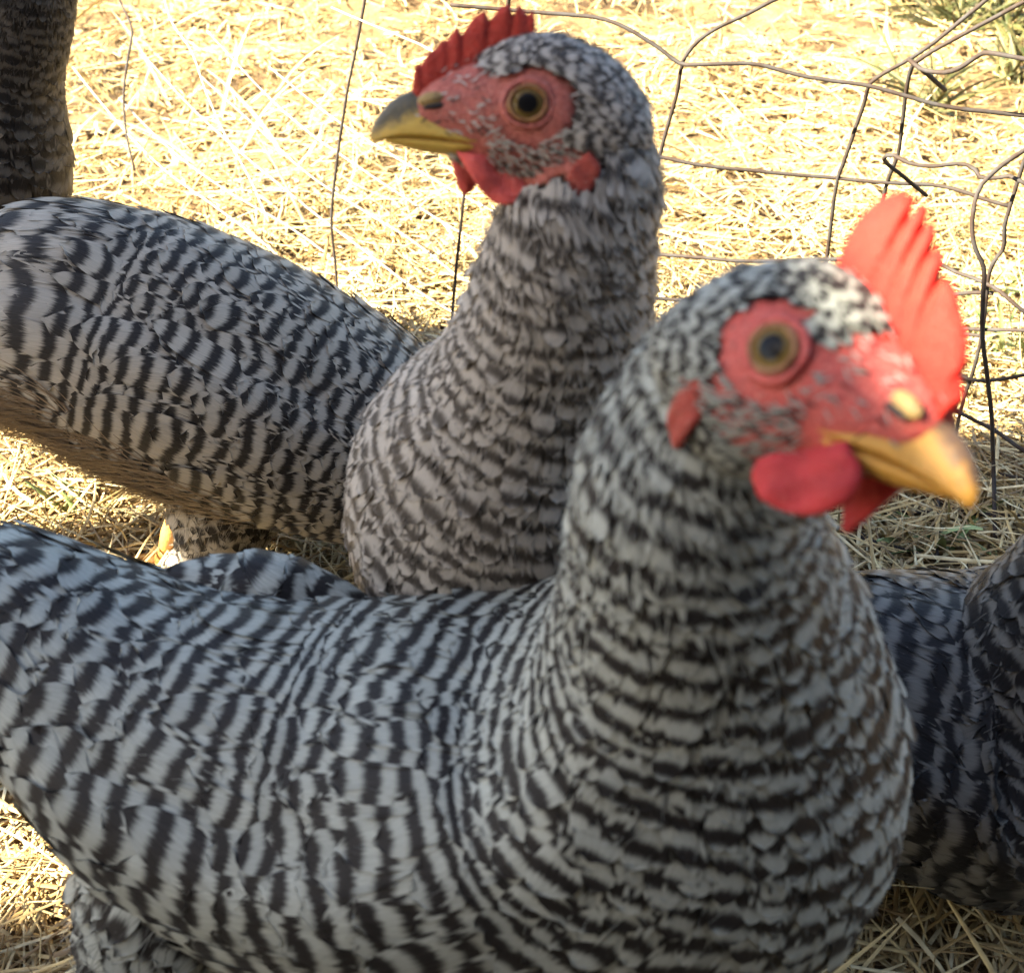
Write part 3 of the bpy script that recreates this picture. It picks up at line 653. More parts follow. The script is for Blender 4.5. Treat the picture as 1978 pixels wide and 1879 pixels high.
def build_head(hen, Mh, scale, opt):
    """adds face parts; returns head loft in metres (world)"""
    t = Mh[:3, 3]; Rm = Mh[:3, :3]
    W = lambda V: (np.asarray(V) @ Rm.T) * 0.01 * scale + t
    def part(name, VF, mat, parent=None, attrs=None):
        V, F = VF; V = np.asarray(V, float)
        a = {'lp': V}
        if attrs: a.update(attrs)
        return mesh_obj(name, W(V), F, mat, parent or hen, a, origin=W(V.mean(0)[None])[0])
    lf = local_loft(HEAD)
    comb = part('comb', comb_mesh(opt['comb']), opt['m_comb'])
    up = local_loft(BEAK_UP, 1, 36, 28).mesh(); lo = local_loft(BEAK_LO, 1, 24, 24).mesh()
    V, F = up; V = np.array(V)
    # ridge: pinch the culmen, keep the edges full
    ztop = np.interp(V[:, 0], [r[0] for r in BEAK_UP], [r[1] + r[3] for r in BEAK_UP]); zmid = np.interp(V[:, 0], [r[0] for r in BEAK_UP], [r[1] for r in BEAK_UP])
    hh = np.clip((V[:, 2] - zmid) / np.maximum(ztop - zmid, 0.05), 0, 1); V[:, 1] *= 1 - 0.28 * hh * (1 - hh) * 2
    bs = opt.get('beak_s', 1.0); kx = np.clip((V[:, 0] - 2.0) / 0.8, 0, 1); V[:, 1] *= 1 - (1 - bs) * kx; V[:, 2] = -0.86 + (V[:, 2] + 0.86) * (1 - (1 - bs) * kx)
    beak = part('beak', (V, F), opt['m_beak']); part('lower_mandible', lo, opt['m_beak'], beak)
    for sgn in (1, -1):
        # nostril with its horny flap
        c = np.array([2.28, sgn * 0.50, 0.02])
        a = np.linspace(0, 2 * math.pi, 16, endpoint=False)
        def blob(cx, cz, rx, rz, yy, th_, rot):
            rows = []
            for q in np.linspace(-1, 1, 7):
                r_ = math.sqrt(max(1 - q * q, 0.0)) + 0.02
                ex, ez = np.cos(a) * rx * r_, np.sin(a) * rz * r_
                rows.append(np.stack([cx + ex * math.cos(rot) - ez * math.sin(rot), np.full(16, yy + sgn * q * th_), cz + ex * math.sin(rot) + ez * math.cos(rot)], 1))
            V = np.concatenate(rows); F = grid_faces(7, 16, True); F.append(tuple(range(16))); F.append(tuple(96 + j for j in range(16))[::-1]); return V, F
        part('nostril_flap', blob(2.30, 0.10, 0.34, 0.17, sgn * 0.53, 0.12, -0.18), M_NOST, beak)
        part('nostril', blob(2.22, -0.06, 0.30, 0.07, sgn * 0.61, 0.05, -0.15), M_HOLE, beak)
        part('wattle', wattle_mesh(opt['wattle_near'] if sgn == opt['near'] else opt['wattle_far'], sgn * opt.get('wat_y', 0.66), sgn * opt.get('wat_tilt', -0.10)), opt['m_watt'])
        # ear lobe
        o = opt.get('lobe', [(-1.15, -0.55), (-0.85, -1.05), (-0.90, -1.75), (-1.25, -2.35), (-1.70, -1.95), (-1.65, -1.1)])
        part('ear_lobe', wattle_mesh(o, sgn * opt.get('lobe_y', 1.16), sgn * 0.14), M_LOBE)
        # eye: glossy lens in a yellow-orange lid
        ex = 0.0; i = np.argmin(abs(lf.C[:, 0] - ex)); j = lf.nth // 4 if sgn > 0 else 3 * lf.nth // 4
        j = j - (2 if sgn > 0 else -2)
        nrm = np.array([0.10, sgn * 1.0, 0.10]); nrm /= np.linalg.norm(nrm)
        fx = np.array([1.0, 0, 0]) - nrm * nrm[0]; fx /= np.linalg.norm(fx); fz = np.cross(nrm, fx)
        ec = np.array([0.0, sgn * 1.16, 0.0])
        rr = np.linspace(0.0, 1.0, 13); sg = 28; a = np.linspace(0, 2 * math.pi, sg, endpoint=False); er = []
        V = []
        for q in rr:
            rad = 0.46 * q; hgt = 0.27 * math.sqrt(max(1 - q * q * 0.97, 0)) - 0.02
            V.append(ec + np.outer(np.cos(a), fx) * rad + np.outer(np.sin(a), fz) * rad * 0.96 + nrm * hgt); er.append(np.full(sg, q))
        V = np.concatenate(V); F = grid_faces(13, sg, True); F.append(tuple(12 * sg + j for j in range(sg)))
        if sgn < 0: F = [q[::-1] for q in F]
        eye = part('eye', (V, F), opt['m_eye'], None, {'er': np.concatenate(er)})
        def ring(R0, r0, y0, sq=1.0, al=0.0):
            p = [ec + (fx * math.cos(b) * R0 + fz * math.sin(b) * R0 * sq) + nrm * (y0 + al * math.sin(b) ** 2) for b in np.linspace(0, 2 * math.pi, 40, endpoint=False)]
            V = []; 
            for k_, b in enumerate(np.linspace(0, 2 * math.pi, 40, endpoint=False)):
                rd = (fx * math.cos(b) + fz * math.sin(b)) * (1 + 0.18 * math.sin(3 * b + sgn) + 0.12 * math.sin(7 * b))
                for c_ in np.linspace(0, 2 * math.pi, 10, endpoint=False):
                    V.append(p[k_] + rd * math.cos(c_) * r0 + nrm * math.sin(c_) * r0 * 0.8)
            F = [(i*10+j, ((i+1) % 40)*10+j, ((i+1) % 40)*10+(j+1) % 10, i*10+(j+1) % 10) for i in range(40) for j in range(10)]
            return np.array(V), F
        part('eyelid', ring(0.435, 0.055, 0.155, 0.90), M_LID, eye)
        part('eye_rim', ring(0.58, 0.10, 0.06, 0.90), opt['m_body'], eye)
    # loft scaled to world for feathering
    wl = Loft.__new__(Loft); wl.__dict__.update(lf.__dict__)
    wl.G = W(lf.G.reshape(-1, 3)).reshape(lf.G.shape); wl.C = W(lf.C); wl.N = lf.N @ Rm.T; wl.T = lf.T @ Rm.T
    k = 0.01 * scale; wl.ds, wl.dt, wl.area, wl.arc = lf.ds * k, lf.dt * k, lf.area * k * k, lf.arc * k
    return wl
def in_face(Lc, grow=0.0):
    """bare skin of the face in head coordinates"""
    x, z = Lc[:, 0], Lc[:, 2]
    e = lambda cx, cz, rx, rz: ((x - cx) / rx) ** 2 + ((z - cz) / rz) ** 2 < 1 + grow
    return e(0.05, 0.0, 1.22, 0.95) | e(1.6, -0.15, 1.5, 0.85) | e(0.45, -1.15, 1.6, 0.85) | e(-1.25, -1.40, 0.42, 0.55) | e(1.9, 0.6, 1.0, 0.5)

# ------------------------------------------------------------------ a hen
def st(x, pts):
    xs, ys = zip(*pts); return np.interp(x, xs, ys)
def build_hen(label, rings, Mh, opt, root_loc):
    hen = empty('hen', root_loc, label, 'hen', opt.get('group'))
    to_local = lambda V: ((np.asarray(V) - Mh[:3, 3]) @ Mh[:3, :3]) / (0.01 * opt['scale'])
    bodyL = Loft(rings, 170, 110, opt.get('bump'))
    headL = build_head(hen, Mh, opt['scale'], opt)
    thighs = []
    for leg in opt['legs']:
        thighs.append((Loft([(c, (0.3, 1, 0) if abs(c[0]) > -9 else 0, r, r, r) for c, r in leg['thigh']][::-1], 40, 36), leg))
    parts = [bodyL.mesh(), headL.mesh()] + [tl.mesh() for tl, _ in thighs]
    if 'wing_far' in opt: wl = Loft(opt['wing_far'], 50, 40)
    V, F = join(parts)
    tmp = bpy.data.meshes.new('tmp'); tmp.from_pydata(V.tolist(), [], F); tmp.update()
    to = bpy.data.objects.new('tmp', tmp); COL.objects.link(to)
    md = to.modifiers.new('r', 'REMESH'); md.mode = 'VOXEL'; md.voxel_size = 0.0024
    ms = to.modifiers.new('s', 'SMOOTH'); ms.iterations = 2; ms.factor = 0.5
    dg = bpy.context.evaluated_depsgraph_get(); ev = to.evaluated_get(dg); me = ev.to_mesh()
    co = np.empty(len(me.vertices) * 3, np.float32); me.vertices.foreach_get('co', co); co = co.reshape(-1, 3)
    no = np.empty(len(me.vertices) * 3, np.float32); me.vertices.foreach_get('normal', no); no = no.reshape(-1, 3)
    lcb = to_local(co); co = co - no * ((0.0014 + 0.0018 * ((lcb[:, 2] < -1.65) & (lcb[:, 2] > -3.4) & (lcb[:, 0] < 1.2) & (abs(lcb[:, 1]) < 3))) * (~(in_face(lcb, 0.0) & (abs(lcb[:, 1]) < 2.2))))[:, None]
    lv = np.empty(len(me.loops), np.int32); me.loops.foreach_get('vertex_index', lv)
    quads = lv.reshape(-1, 4) if len(lv) == 4 * len(me.polygons) else None
    fl = quads.copy() if quads is not None else [tuple(p.vertices) for p in me.polygons]
    ev.to_mesh_clear(); bpy.data.objects.remove(to); bpy.data.meshes.remove(tmp)
    body = mesh_obj('body', co, fl, opt['m_body'], hen, {'lp': to_local(co)}, origin=root_loc)
    # ---- plumage
    A = []
    neck0 = opt['neck0']; per = opt['period']
    Lf = lambda s_, th: st(s_, [(0, opt['L'] * 1.25), (0.12, opt['L'] * 1.1), (neck0 - 0.12, opt['L'] * 0.9), (neck0 + 0.06, opt['L'] * 0.58), (1.0, opt['L'] * 0.36)]) * 1.0
    Wf = lambda s_, th: st(s_, [(0, opt['W'] * 1.2), (neck0 - 0.12, opt['W'] * 0.9), (neck0 + 0.06, opt['W'] * 0.46), (1.0, opt['W'] * 0.24)])
    lift = lambda s_, th: st(s_, [(0, 0.0024), (neck0 - 0.1, 0.0018), (neck0 + 0.1, 0.0018), (1, 0.0013)]) * opt.get('lift', 1.0)
    jit = lambda s_, th: st(s_, [(0, 0.075), (neck0 - 0.1, 0.085), (neck0 + 0.05, 0.12), (1, 0.20)]) * opt.get('jit', 1.0)
    pf = lambda s_: st(s_, [(0, per), (neck0 - 0.14, per), (neck0 + 0.06, per * 0.70), (1.0, per * 0.44)])
    ss = np.linspace(0, 1, bodyL.ns)
    dens = (1.0 / (Lf(ss, 0) * Wf(ss, 0)))[:, None] * np.ones((1, bodyL.nth))
    ncount = int((bodyL.area * dens).sum() * opt.get('cover', 6.0))
    def keep_body(sf, th, p0):
        lc = to_local(p0)
        return ~((in_face(lc, -0.15) & (abs(lc[:, 1]) < 1.7)) | ((lc[:, 0] > 0.9) & (lc[:, 2] > -2.3)) | ((lc[:, 2] > -1.45) & (lc[:, 0] > -1.9) & (abs(lc[:, 1]) > 0.7) & (abs(lc[:, 1]) < 2.2)))
    A.append(feathers(bodyL, ncount, dens, Lf, Wf, lift, pf, jit, keep=keep_body, phase0=opt.get('ph', 0)))
    # loose barbs over the vanes, barred like the feathers under them
    A.append(feathers(bodyL, opt.get('nbarb', 2600), dens, lambda s_, t_: Lf(s_, t_) * 0.50, lambda s_, t_: 0.0012 + 0 * s_, lambda s_, t_: 0.0012 + 0 * s_, pf, lambda s_, t_: 0.05 + 0 * s_, curve=0.0, dirjit=0.16, keep=keep_body, base=0.0014, phase0=opt.get('ph', 0)))
    # small speckled head feathers
    hs = opt['scale'] * 0.01
    hd = np.ones((headL.ns, headL.nth))
    def keep_head(sf, th, p0):
        lc = to_local(p0); near = np.array([np.min((COMB_BASE[:, 0] - a) ** 2 * 0.3 + (COMB_BASE[:, 1] - c) ** 2) for a, c in zip(lc[:, 0], lc[:, 2])])
        return ~in_face(lc, rng.normal(-0.06, 0.13, len(lc))) & ((lc[:, 0] / 0.95) ** 2 + (lc[:, 2] / 0.82) ** 2 > 1) & ~((lc[:, 0] > 1.45) & (lc[:, 2] > -1.0)) & ~((lc[:, 0] > 0.8) & (lc[:, 2] > 1.25)) & (lc[:, 0] < 2.3) & (lc[:, 0] > -2.65)
    A.append(feathers(headL, opt.get('nhead', 3600), hd, lambda s_, t_: 0.62 * hs + 0 * s_, lambda s_, t_: 0.24 * hs + 0 * s_, lambda s_, t_: 0.07 * hs + 0 * s_, lambda s_: 0.42 * hs + 0 * s_, lambda s_, t_: 0.32 + 0 * s_, keep=keep_head, base=0.0003, dirjit=0.22))
    # whitish bristles scattered over the red face
    def keep_face(sf, th, p0):
        lc = to_local(p0); eye = ((lc[:, 0] / 0.98) ** 2 + (lc[:, 2] / 0.9) ** 2) > 1
        dens_ = np.where(lc[:, 2] < -0.6, 1.0, np.where(lc[:, 0] > 0.9, 0.16, 0.30)) * np.where(lc[:, 0] > 2.0, 0.2, 1.0)
        return in_face(lc, 0.1) & eye & (rng.random(len(lc)) < dens_) & ~((lc[:, 0] > 1.0) & (lc[:, 2] < -0.62) & (lc[:, 2] > -1.25))
    A.append(feathers(headL, opt.get('nbris', 6500), hd, lambda s_, t_: 0.19 * hs + 0 * s_, lambda s_, t_: 0.045 * hs + 0 * s_, lambda s_, t_: 0.05 * hs + 0 * s_, lambda s_: 0.4 * hs + 0 * s_, lambda s_, t_: 0.3 + 0 * s_, keep=keep_face, const=0.72, base=0.0003, dirjit=0.5))
    # throat and chin down
    A.append(fluff(bodyL, opt.get('nfluff', 3000), dens * (1 + 2.0 * (ss[:, None] < 0.15)), 0.010 * opt['scale'], 0.00022, 0.0028, 0.42, keep=keep_body))
    A.append(fluff(bodyL, 1600, dens * (ss[:, None] > 0.86), 0.012 * opt['scale'], 0.00035, 0.0022, 0.36, keep=lambda a_, b_, p0: keep_body(a_, b_, p0), spread=0.25))
    for tl, leg in thighs:
        ar = np.ones((tl.ns, tl.nth))
        A.append(feathers(tl, 420, ar, lambda s_, t_: 0.020 + 0 * s_, lambda s_, t_: 0.010 + 0 * s_, lambda s_, t_: 0.003 + 0 * s_, lambda s_: 0.011 + 0 * s_, lambda s_, t_: 0.25 + 0 * s_))
        A.append(fluff(tl, 1500, ar, 0.016, 0.00025, 0.005, 0.47))
    if 'wing_far' in opt:
        ar = np.ones((wl.ns, wl.nth))
        wv = feathers(wl, 160, ar, lambda s_, t_: 0.034 + 0 * s_, lambda s_, t_: 0.015 + 0 * s_, lambda s_, t_: 0.002 + 0 * s_, lambda s_: 0.0105 + 0 * s_, lambda s_, t_: 0.06 + 0 * s_)
        Vw, Fw = wl.mesh(); wo_ = mesh_obj('wing', Vw, Fw, opt['m_body'], hen, {'lp': to_local(Vw)}, origin=Vw.mean(0))
        A.append(wv)
    if 'wing' in opt:
        s0, s1 = opt['wing']
        wc = opt.get('wing_c', 1.62); thg = np.minimum(abs(bodyL.th - wc), abs(bodyL.th - (2 * math.pi - wc)))[None, :]
        wd = np.clip(1 - abs(ss - (s0 + s1) / 2) / (s1 - s0), 0, 1)[:, None] * (thg < 0.62) * np.ones((bodyL.ns, bodyL.nth))
        A.append(feathers(bodyL, 130, wd, lambda s_, t_: 0.062 + 0 * s_, lambda s_, t_: 0.0150 + 0 * s_, lambda s_, t_: 0.0036 + 0 * s_, pf, lambda s_, t_: 0.05 + 0 * s_, curve=0.15, dirjit=0.14, base=0.0008, phase0=opt.get('ph', 0)))
    if 'tail' in opt:
        A += opt['tail']()
    if 'belly' in opt:
        s0, s1 = opt['belly']; e_ = np.clip((ss - s0) / 0.08, 0, 1) * np.clip((s1 - ss) / 0.15, 0, 1)
        bd = e_[:, None] * np.clip((np.interp(ss, [0, 0.28, 0.6], [1.85, 1.62, 1.3])[:, None] - abs(bodyL.th - math.pi)[None, :]) / 0.45, 0, 1)
        Vb, fab, fbb = fluff(bodyL, 9000, bd, 0.024, 0.00055, 0.0075, 0.42, spread=0.34, base=0.0030)
        nb_ = len(Vb); Fb = (np.arange(nb_)[:, None, None] * NU * NV + FQ[None]).reshape(-1, 4)
        bo = mesh_obj('belly_down_bounce', Vb.reshape(-1, 3), Fb, M_DOWN, hen, {'fa': fab.reshape(-1, 3), 'fb': fbb.reshape(-1, 3)}, origin=root_loc)
        bo['kind'] = 'stuff'; bo['label'] = 'loose down of the belly, tinted brown as painted ground bounce'
    Vt = np.concatenate([a[0] for a in A]); fa = np.concatenate([a[1] for a in A]); fb = np.concatenate([a[2] for a in A])
    # the feathers that show largest are parts of their own
    pr = proj(Vt.reshape(-1, 3)).reshape(len(Vt), -1, 3)
    mid = Vt.mean(1); c0, c1, c2 = Vt[:, 2 * NV], Vt[:, 2 * NV + NV - 1], Vt[:, 5 * NV + 2]
    def quad_area(i, j, k): return np.abs((pr[:, j, 0] - pr[:, i, 0]) * (pr[:, k, 1] - pr[:, i, 1]) - (pr[:, j, 1] - pr[:, i, 1]) * (pr[:, k, 0] - pr[:, i, 0]))
    ar = quad_area(2 * NV, 2 * NV + NV - 1, 5 * NV + 2)
    nrm = np.cross(c1 - c0, c2 - c0); 
    # facing: centre of the body behind the feather
    near = np.array([bodyL.C[np.argmin(((bodyL.C - m_) ** 2).sum(1))] for m_ in mid])
    face = ((mid - near) * (CAM - mid)).sum(1) > 0.25 * np.linalg.norm(mid - near, axis=1) * np.linalg.norm(CAM - mid, axis=1)
    inside = (pr[..., 0].min(1) > 0) & (pr[..., 0].max(1) < PW) & (pr[..., 1].min(1) > 0) & (pr[..., 1].max(1) < PH)
    score = np.where(face & inside, ar, 0); order = np.argsort(-score); big = order[:opt['nbig']]; big = big[score[big] > 0]
    isbig = np.zeros(len(Vt), bool); isbig[big] = True
    rest = ~isbig; nr = rest.sum(); npt = NU * NV
    Fr = (np.arange(nr)[:, None, None] * npt + FQ[None]).reshape(-1, 4)
    pl = mesh_obj('plumage', Vt[rest].reshape(-1, 3), Fr, opt['m_feath'], hen, {'fa': fa[rest].reshape(-1, 3), 'fb': fb[rest].reshape(-1, 3)}, origin=root_loc)
    pl['kind'] = 'stuff'
    for i in big:
        mesh_obj('feather', Vt[i], FQ, opt['m_feath'], hen, {'fa': fa[i], 'fb': fb[i]}, origin=Vt[i].mean(0))
    # ---- legs
    for tl, leg in thighs:
        hock, foot = np.array(leg['hock']), np.array(leg['foot'])
        V, F = tube([hock + (hock - foot) * 0.1, hock, hock * 0.5 + foot * 0.5 + np.array([0, 0, 0.0]), foot], [0.0052, 0.0055, 0.0040, 0.0046], 16, 10)
        lg = mesh_obj('leg', V, F, M_LEG, hen, origin=foot)
        hd_ = np.array(opt['heading']); ang0 = math.atan2(hd_[1], hd_[0])
        for da, ln in ((0.45, 0.036), (0.0, 0.044), (-0.45, 0.036), (math.pi, 0.020)):
            dv = np.array([math.cos(ang0 + da), math.sin(ang0 + da), 0.0]); gz = float(gnoise(foot[0], foot[1]))
            b0 = np.array([foot[0], foot[1], gz + 0.006]); pts = [b0, b0 + dv * ln * 0.5 + [0, 0, 0.001], np.r_[(b0 + dv * ln)[:2], gz + 0.0035]]
            V, F = tube(pts, [0.0042, 0.0034, 0.0026], 10, 8); te = mesh_obj('toe', V, F, M_LEG, lg, origin=pts[0])
            e = pts[-1]; V, F = tube([e - dv * 0.002, e + dv * 0.005, e + dv * 0.010 - [0, 0, 0.0025]], [0.0022, 0.0015, 0.0003], 8, 6)
            mesh_obj('claw', V, F, M_CLAW, lg, origin=e)
    return hen

def head_matrix(t, R):
    M = np.eye(4); M[:3, :3] = R; M[:3, 3] = t; return M
def head_from(fwd, up, t):
    f_ = np.array(fwd, float); f_ /= np.linalg.norm(f_); l_ = np.cross(up, f_); l_ /= np.linalg.norm(l_); return head_matrix(np.array(t), np.stack([f_, l_, np.cross(f_, l_)], 1))
def R_(px, py, y, side, rs, ru=None, rv=None):
    return (P(px, py, y), np.array(side, float), rs * 0.01, (ru or rs) * 0.01, (rv or ru or rs) * 0.01)
def wing_bump(amp, s0, s1, c=1.75, wdt=0.75):
    def f(s_, th):
        side = np.minimum(abs(th - c), abs(th - (2 * math.pi - c)))
        e = np.clip((s_ - s0) / 0.12, 0, 1) * np.clip((s1 - s_) / 0.12, 0, 1)
        return amp * e * (1 - np.clip((side - wdt * 0.55) / (wdt * 0.45), 0, 1) ** 2 * (3 - 2 * np.clip((side - wdt * 0.55) / (wdt * 0.45), 0, 1)))
    return f

WAT_A_N = [(1.75, -0.80), (2.25, -1.15), (2.33, -1.55), (2.05, -1.95), (1.55, -2.25), (0.9, -2.34), (0.4, -2.15), (0.35, -1.8), (0.9, -1.35)]
WAT_A_F = [(1.6, -0.85), (2.15, -0.98), (2.05, -1.5), (1.72, -2.05), (1.5, -2.35), (1.2, -1.9), (0.9, -1.2)]
WAT_B_N = [(1.72, -1.10), (1.42, -1.58), (1.05, -2.08), (0.75, -2.32), (0.35, -2.34), (-0.12, -2.10), (0.05, -1.75), (0.7, -1.25)]
WAT_B_F = [(1.86, -1.10), (1.75, -1.75), (1.5, -2.18), (1.25, -2.0), (1.0, -1.5), (1.2, -1.0)]

# --- the near hen with the tall bright comb
MA = head_matrix([0.0529, 0.1869, 0.3343], np.array([[0.5348, 0.7468, 0.3953], [-0.8414, 0.4276, 0.3304], [0.0777, -0.5093, 0.8571]]))
sA = (0.30, 0.95, 0.0)
ringsA = [R_(-190, 1090, .320, sA, 1.2, 1.0, 1.0), R_(-100, 1150, .315, sA, 2.6, 2.0, 2.0), R_(20, 1190, .308, sA, 2.7, 2.6, 1.5), R_(200, 1305, .293, sA, 3.9, 3.35, 2.5),
          R_(420, 1425, .277, sA, 5.0, 4.4, 4.3), R_(690, 1500, .262, sA, 5.6, 5.0, 5.9), R_(940, 1480, .250, sA, 5.8, 4.6, 7.6), R_(1110, 1415, .243, sA, 5.8, 3.5, 9.2),
          R_(1225, 1315, .234, sA, 5.2, 2.6, 7.8), R_(1305, 1200, .224, sA, 4.0, 2.7, 5.0), R_(1342, 1085, .214, sA, 2.95, 2.65, 2.9), R_(1350, 950, .208, (0.45, 0.85, -.1), 2.25, 2.35, 2.1), R_(1385, 820, .206, (0.72, 0.48, -.45), 1.55, 2.2, 1.8), R_(1430, 720, .204, (0.75, 0.43, -.51), 1.15, 1.8, 1.2), R_(1470, 660, .203, (0.75, 0.43, -.51), .8, 1.3, .8)]
def pw(px, py, y): return P(px, py, y)
legA1 = dict(thigh=[(P(420, 1600, .255), .036), (P(330, 1740, .245), .027), (P(270, 1850, .245), .016), (P(255, 1930, .25), .009)], hock=P(255, 1920, .25), foot=(-0.115, 0.262, 0.004))
legA2 = dict(thigh=[(np.array([-.085, .31, .13]), .034), (np.array([-.10, .315, .095]), .024), (np.array([-.115, .318, .07]), .013), (np.array([-.118, .318, .06]), .008)], hock=np.array([-.118, .318, .062]), foot=(-0.10, 0.325, 0.004))
wingA = [R_(300, 1145, .318, sA, .25), R_(345, 1138, .317, sA, .6), R_(430, 1148, .315, sA, 1.1), R_(520, 1158, .312, sA, 1.3), R_(600, 1178, .309, sA, 1.2), R_(680, 1190, .306, sA, .8), R_(730, 1205, .304, sA, .3)]
build_hen('barred hen with tall bright orange red comb and yellow beak, body under the upright hen', ringsA, MA,
          dict(scale=1.0, near=-1, comb=COMB_A, m_comb=M_COMB_A, m_watt=M_WATT_A, wattle_near=WAT_A_N, wattle_far=WAT_A_F, m_beak=M_BEAK_A, m_eye=M_EYE_A, m_rim=M_LOBE, m_body=M_BODY_A, m_feath=M_FEATH,
               legs=[legA1, legA2], neck0=0.70, period=0.0116, L=0.032, W=0.0150, nbig=280, heading=(0.95, -0.3), wing=(0.30, 0.46), bump=wing_bump(0.10, 0.12, 0.60), wing_far=wingA, nhead=3000, beak_s=0.82, wat_y=0.70, wat_tilt=-0.05), (-0.06, 0.27, 0.0))

# --- the hen behind it, head in profile
MB = head_matrix([0.0034, 0.303, 0.3422], np.array([[-0.9992, 0.0366, 0.0141], [-0.0298, -0.9415, 0.3356], [0.0256, 0.3349, 0.9419]]))
sB = (0.66, -0.75, 0.0)
ringsB = [R_(1440, 790, .530, sB, 1.0), R_(1390, 835, .505, sB, 2.8), R_(1300, 920, .470, sB, 4.6), R_(1210, 1000, .430, sB, 5.5), R_(1100, 1065, .390, sB, 5.7), R_(1010, 1060, .360, sB, 5.7, 5.0, 5.6),
          R_(970, 965, .338, sB, 5.1, 4.6, 5.0), R_(995, 870, .322, sB, 4.3, 3.9, 4.0), R_(1035, 760, .312, sB, 3.05, 3.0, 3.1), R_(1068, 650, .305, sB, 2.5), R_(1092, 545, .300, sB, 2.2), R_(1112, 430, .296, (0.3, -.9, .15), 1.75, 1.95, 1.9), R_(1118, 350, .296, (0.04, -.94, .33), 1.45, 1.88, 1.6), R_(1112, 290, .297, (0.04, -.94, .33), 1.1, 1.68, 1.2), R_(1100, 235, .298, (0.04, -.94, .33), .8, 1.6, .8)]
legB1 = dict(thigh=[(np.array([.045, .375, .11]), .034), (np.array([.045, .38, .08]), .024), (np.array([.05, .39, .055]), .012), (np.array([.05, .392, .045]), .008)], hock=np.array([.05, .392, .047]), foot=(0.04, 0.38, 0.004))
legB2 = dict(thigh=[(np.array([.07, .42, .11]), .032), (np.array([.08, .435, .08]), .022), (np.array([.085, .44, .055]), .012), (np.array([.086, .44, .045]), .008)], hock=np.array([.086, .44, .047]), foot=(0.075, 0.435, 0.004))
build_hen('upright barred hen in profile with low dark red comb and pale barred breast', ringsB, MB,
          dict(scale=1.0, near=1, comb=COMB_B, m_comb=M_COMB_B, m_watt=M_WATT_B, wattle_near=WAT_B_N, wattle_far=WAT_B_F, m_beak=M_BEAK_B, m_eye=M_EYE_B, m_rim=M_WATT_B, m_body=M_BODY_B, m_feath=M_FEATH_B,
               legs=[legB1, legB2], neck0=0.58, period=0.0132, L=0.029, W=0.0155, nbig=180, heading=(-0.75, -0.66), nhead=3400, ph=0.3, lobe_y=1.46, lobe=[(-1.45, -1.05), (-1.05, -1.45), (-0.98, -1.85), (-1.25, -2.12), (-1.60, -1.9), (-1.72, -1.4)]), (0.05, 0.40, 0.0))

# --- the hen walking away from the tail end, head down behind the second hen
sC = (0.05, 1.0, 0.0)
ringsC = [R_(-210, 670, .58, sC, 1.2), R_(-130, 660, .575, sC, 2.6, 2.2, 2.2), R_(-20, 640, .57, sC, 4.2, 3.9, 3.6), R_(110, 620, .56, sC, 5.4, 5.8, 5.0), R_(280, 670, .555, sC, 6.1, 6.6, 6.2), R_(450, 740, .545, sC, 6.2, 6.7, 6.3),
          R_(620, 815, .535, sC, 5.8, 6.2, 5.6), R_(770, 880, .525, sC, 5.2, 5.3, 4.6), R_(890, 920, .515, sC, 4.0, 4.0, 3.8), R_(985, 965, .505, sC, 3.0), R_(1060, 1010, .50, sC, 2.4), R_(1120, 1040, .495, sC, 2.0), R_(1160, 1050, .49, sC, 1.5)]
MC = head_from((0.85, -0.15, -0.55), (0.4, 0, 0.9), P(1180, 1045, .485))
legC1 = dict(thigh=[(P(460, 880, .53), .038), (P(435, 980, .522), .027), (P(415, 1045, .52), .018), (P(385, 1075, .525), .009)], hock=P(338, 1005, .535), foot=(*P(312, 1098, .547)[:2], 0.004))
legC2 = dict(thigh=[(np.array([-.09, .59, .10]), .034), (np.array([-.09, .60, .07]), .024), (np.array([-.10, .60, .05]), .013), (np.array([-.105, .60, .04]), .008)], hock=np.array([-.105, .60, .042]), foot=(-0.08, 0.60, 0.004))
build_hen('stooping barred hen with head lowered behind the upright hen and fluffy belly painted bounce-brown', ringsC, MC,
          dict(scale=0.95, near=-1, comb=COMB_B, m_comb=M_COMB_B, m_watt=M_WATT_B, wattle_near=WAT_B_N, wattle_far=WAT_B_F, m_beak=M_BEAK_B, m_eye=M_EYE_B, m_rim=M_WATT_B, m_body=M_BODY_B, m_feath=M_FEATH_C,
               legs=[legC1, legC2], neck0=0.76, period=0.0106, L=0.034, W=0.0145, nbig=200, heading=(1, 0), wing=(0.32, 0.55), belly=(0.0, 0.62), wing_c=1.42, nfluff=4000, bump=wing_bump(0.10, 0.10, 0.72, 1.6, 0.8), nhead=900, nbris=600, ph=0.1, nbarb=2600), (-0.12, 0.555, 0.0))

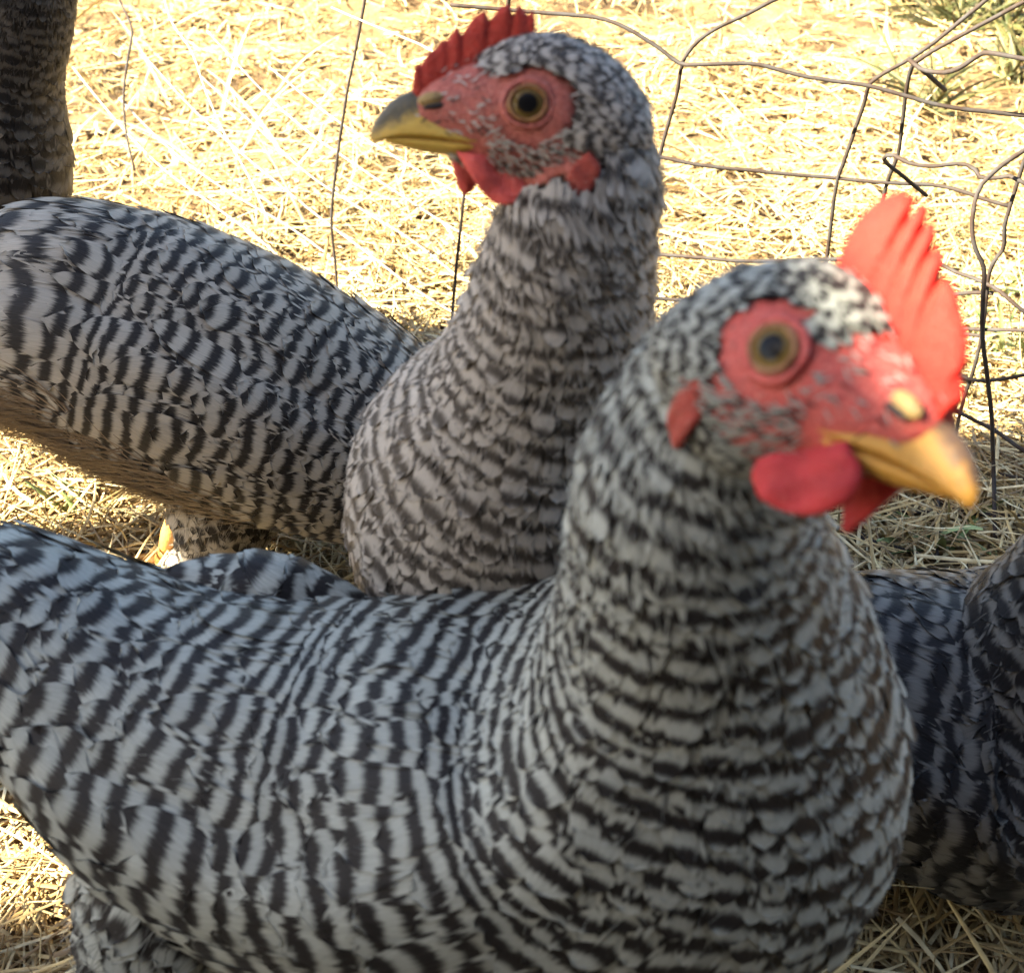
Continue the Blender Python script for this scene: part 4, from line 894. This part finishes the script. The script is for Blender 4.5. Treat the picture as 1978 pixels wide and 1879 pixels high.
# --- the hen at the edge, vignette painted into its feathers: neck and breast
sD = (0.0, 1.0, 0.0)
ringsD = [R_(-700, 380, .74, sD, 1.5), R_(-560, 410, .74, sD, 4.2), R_(-400, 440, .73, sD, 5.6), R_(-230, 440, .72, sD, 5.8), R_(-100, 400, .715, sD, 5.2), R_(-25, 320, .71, sD, 4.5, 4.5, 4.7),
          R_(2, 230, .705, sD, 3.6, 3.6, 3.6), R_(18, 140, .70, sD, 2.9, 2.9, 2.6), R_(34, 50, .695, sD, 2.6, 2.6, 2.6), R_(50, -40, .69, sD, 2.4), R_(60, -110, .69, sD, 1.9)]
MD = head_from((1.0, -0.3, -0.1), (0, 0, 1), P(85, -170, .69))
cD = P(-250, 520, .72)
legD1 = dict(thigh=[(np.array([cD[0], .69, .12]), .034), (np.array([cD[0], .69, .085]), .024), (np.array([cD[0] - .005, .69, .06]), .013), (np.array([cD[0] - .006, .69, .05]), .008)], hock=np.array([cD[0] - .006, .69, .052]), foot=(cD[0] + .01, 0.69, 0.004))
legD2 = dict(thigh=[(np.array([cD[0] - .02, .75, .12]), .034), (np.array([cD[0] - .02, .75, .085]), .024), (np.array([cD[0] - .025, .75, .06]), .013), (np.array([cD[0] - .026, .75, .05]), .008)], hock=np.array([cD[0] - .026, .75, .052]), foot=(cD[0] - .01, 0.75, 0.004))
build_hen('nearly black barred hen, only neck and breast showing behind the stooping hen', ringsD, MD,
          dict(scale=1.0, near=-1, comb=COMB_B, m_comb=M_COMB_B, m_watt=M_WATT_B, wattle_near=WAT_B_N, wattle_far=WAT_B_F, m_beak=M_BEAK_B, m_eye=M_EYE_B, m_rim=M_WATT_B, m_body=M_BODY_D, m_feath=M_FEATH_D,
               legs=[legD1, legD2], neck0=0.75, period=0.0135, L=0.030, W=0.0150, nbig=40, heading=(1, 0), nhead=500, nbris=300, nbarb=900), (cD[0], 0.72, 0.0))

# --- the hen crouching on the other side, vignette painted into its feathers
sE = (0.15, 0.98, 0.0)
ringsE = [R_(1450, 1180, .395, sE, 1.0), R_(1500, 1220, .39, sE, 2.6), R_(1580, 1280, .38, sE, 4.2), R_(1690, 1335, .37, sE, 5.4, 5.0, 5.8), R_(1830, 1375, .362, sE, 6.3, 5.3, 6.6), R_(1960, 1385, .355, sE, 6.6, 5.6, 6.8),
          R_(2070, 1320, .348, sE, 5.6, 5.2, 5.8), R_(2140, 1200, .342, sE, 4.1, 4.2, 4.2), R_(2190, 1080, .338, sE, 3.2), R_(2220, 970, .335, sE, 2.5), R_(2240, 890, .333, sE, 2.0), R_(2260, 820, .332, sE, 1.6)]
ME = head_from((1.0, -0.2, -0.1), (0, 0, 1), P(2290, 780, .33))
cE = P(1900, 1500, .36)
legE1 = dict(thigh=[(np.array([cE[0], .335, .085]), .032), (np.array([cE[0], .335, .06]), .022), (np.array([cE[0] - .005, .335, .045]), .013), (np.array([cE[0] - .006, .335, .038]), .008)], hock=np.array([cE[0] - .006, .335, .04]), foot=(cE[0] + .01, 0.34, 0.004))
legE2 = dict(thigh=[(np.array([cE[0], .395, .085]), .032), (np.array([cE[0], .395, .06]), .022), (np.array([cE[0] - .005, .395, .045]), .013), (np.array([cE[0] - .006, .395, .038]), .008)], hock=np.array([cE[0] - .006, .395, .04]), foot=(cE[0] + .01, 0.395, 0.004))
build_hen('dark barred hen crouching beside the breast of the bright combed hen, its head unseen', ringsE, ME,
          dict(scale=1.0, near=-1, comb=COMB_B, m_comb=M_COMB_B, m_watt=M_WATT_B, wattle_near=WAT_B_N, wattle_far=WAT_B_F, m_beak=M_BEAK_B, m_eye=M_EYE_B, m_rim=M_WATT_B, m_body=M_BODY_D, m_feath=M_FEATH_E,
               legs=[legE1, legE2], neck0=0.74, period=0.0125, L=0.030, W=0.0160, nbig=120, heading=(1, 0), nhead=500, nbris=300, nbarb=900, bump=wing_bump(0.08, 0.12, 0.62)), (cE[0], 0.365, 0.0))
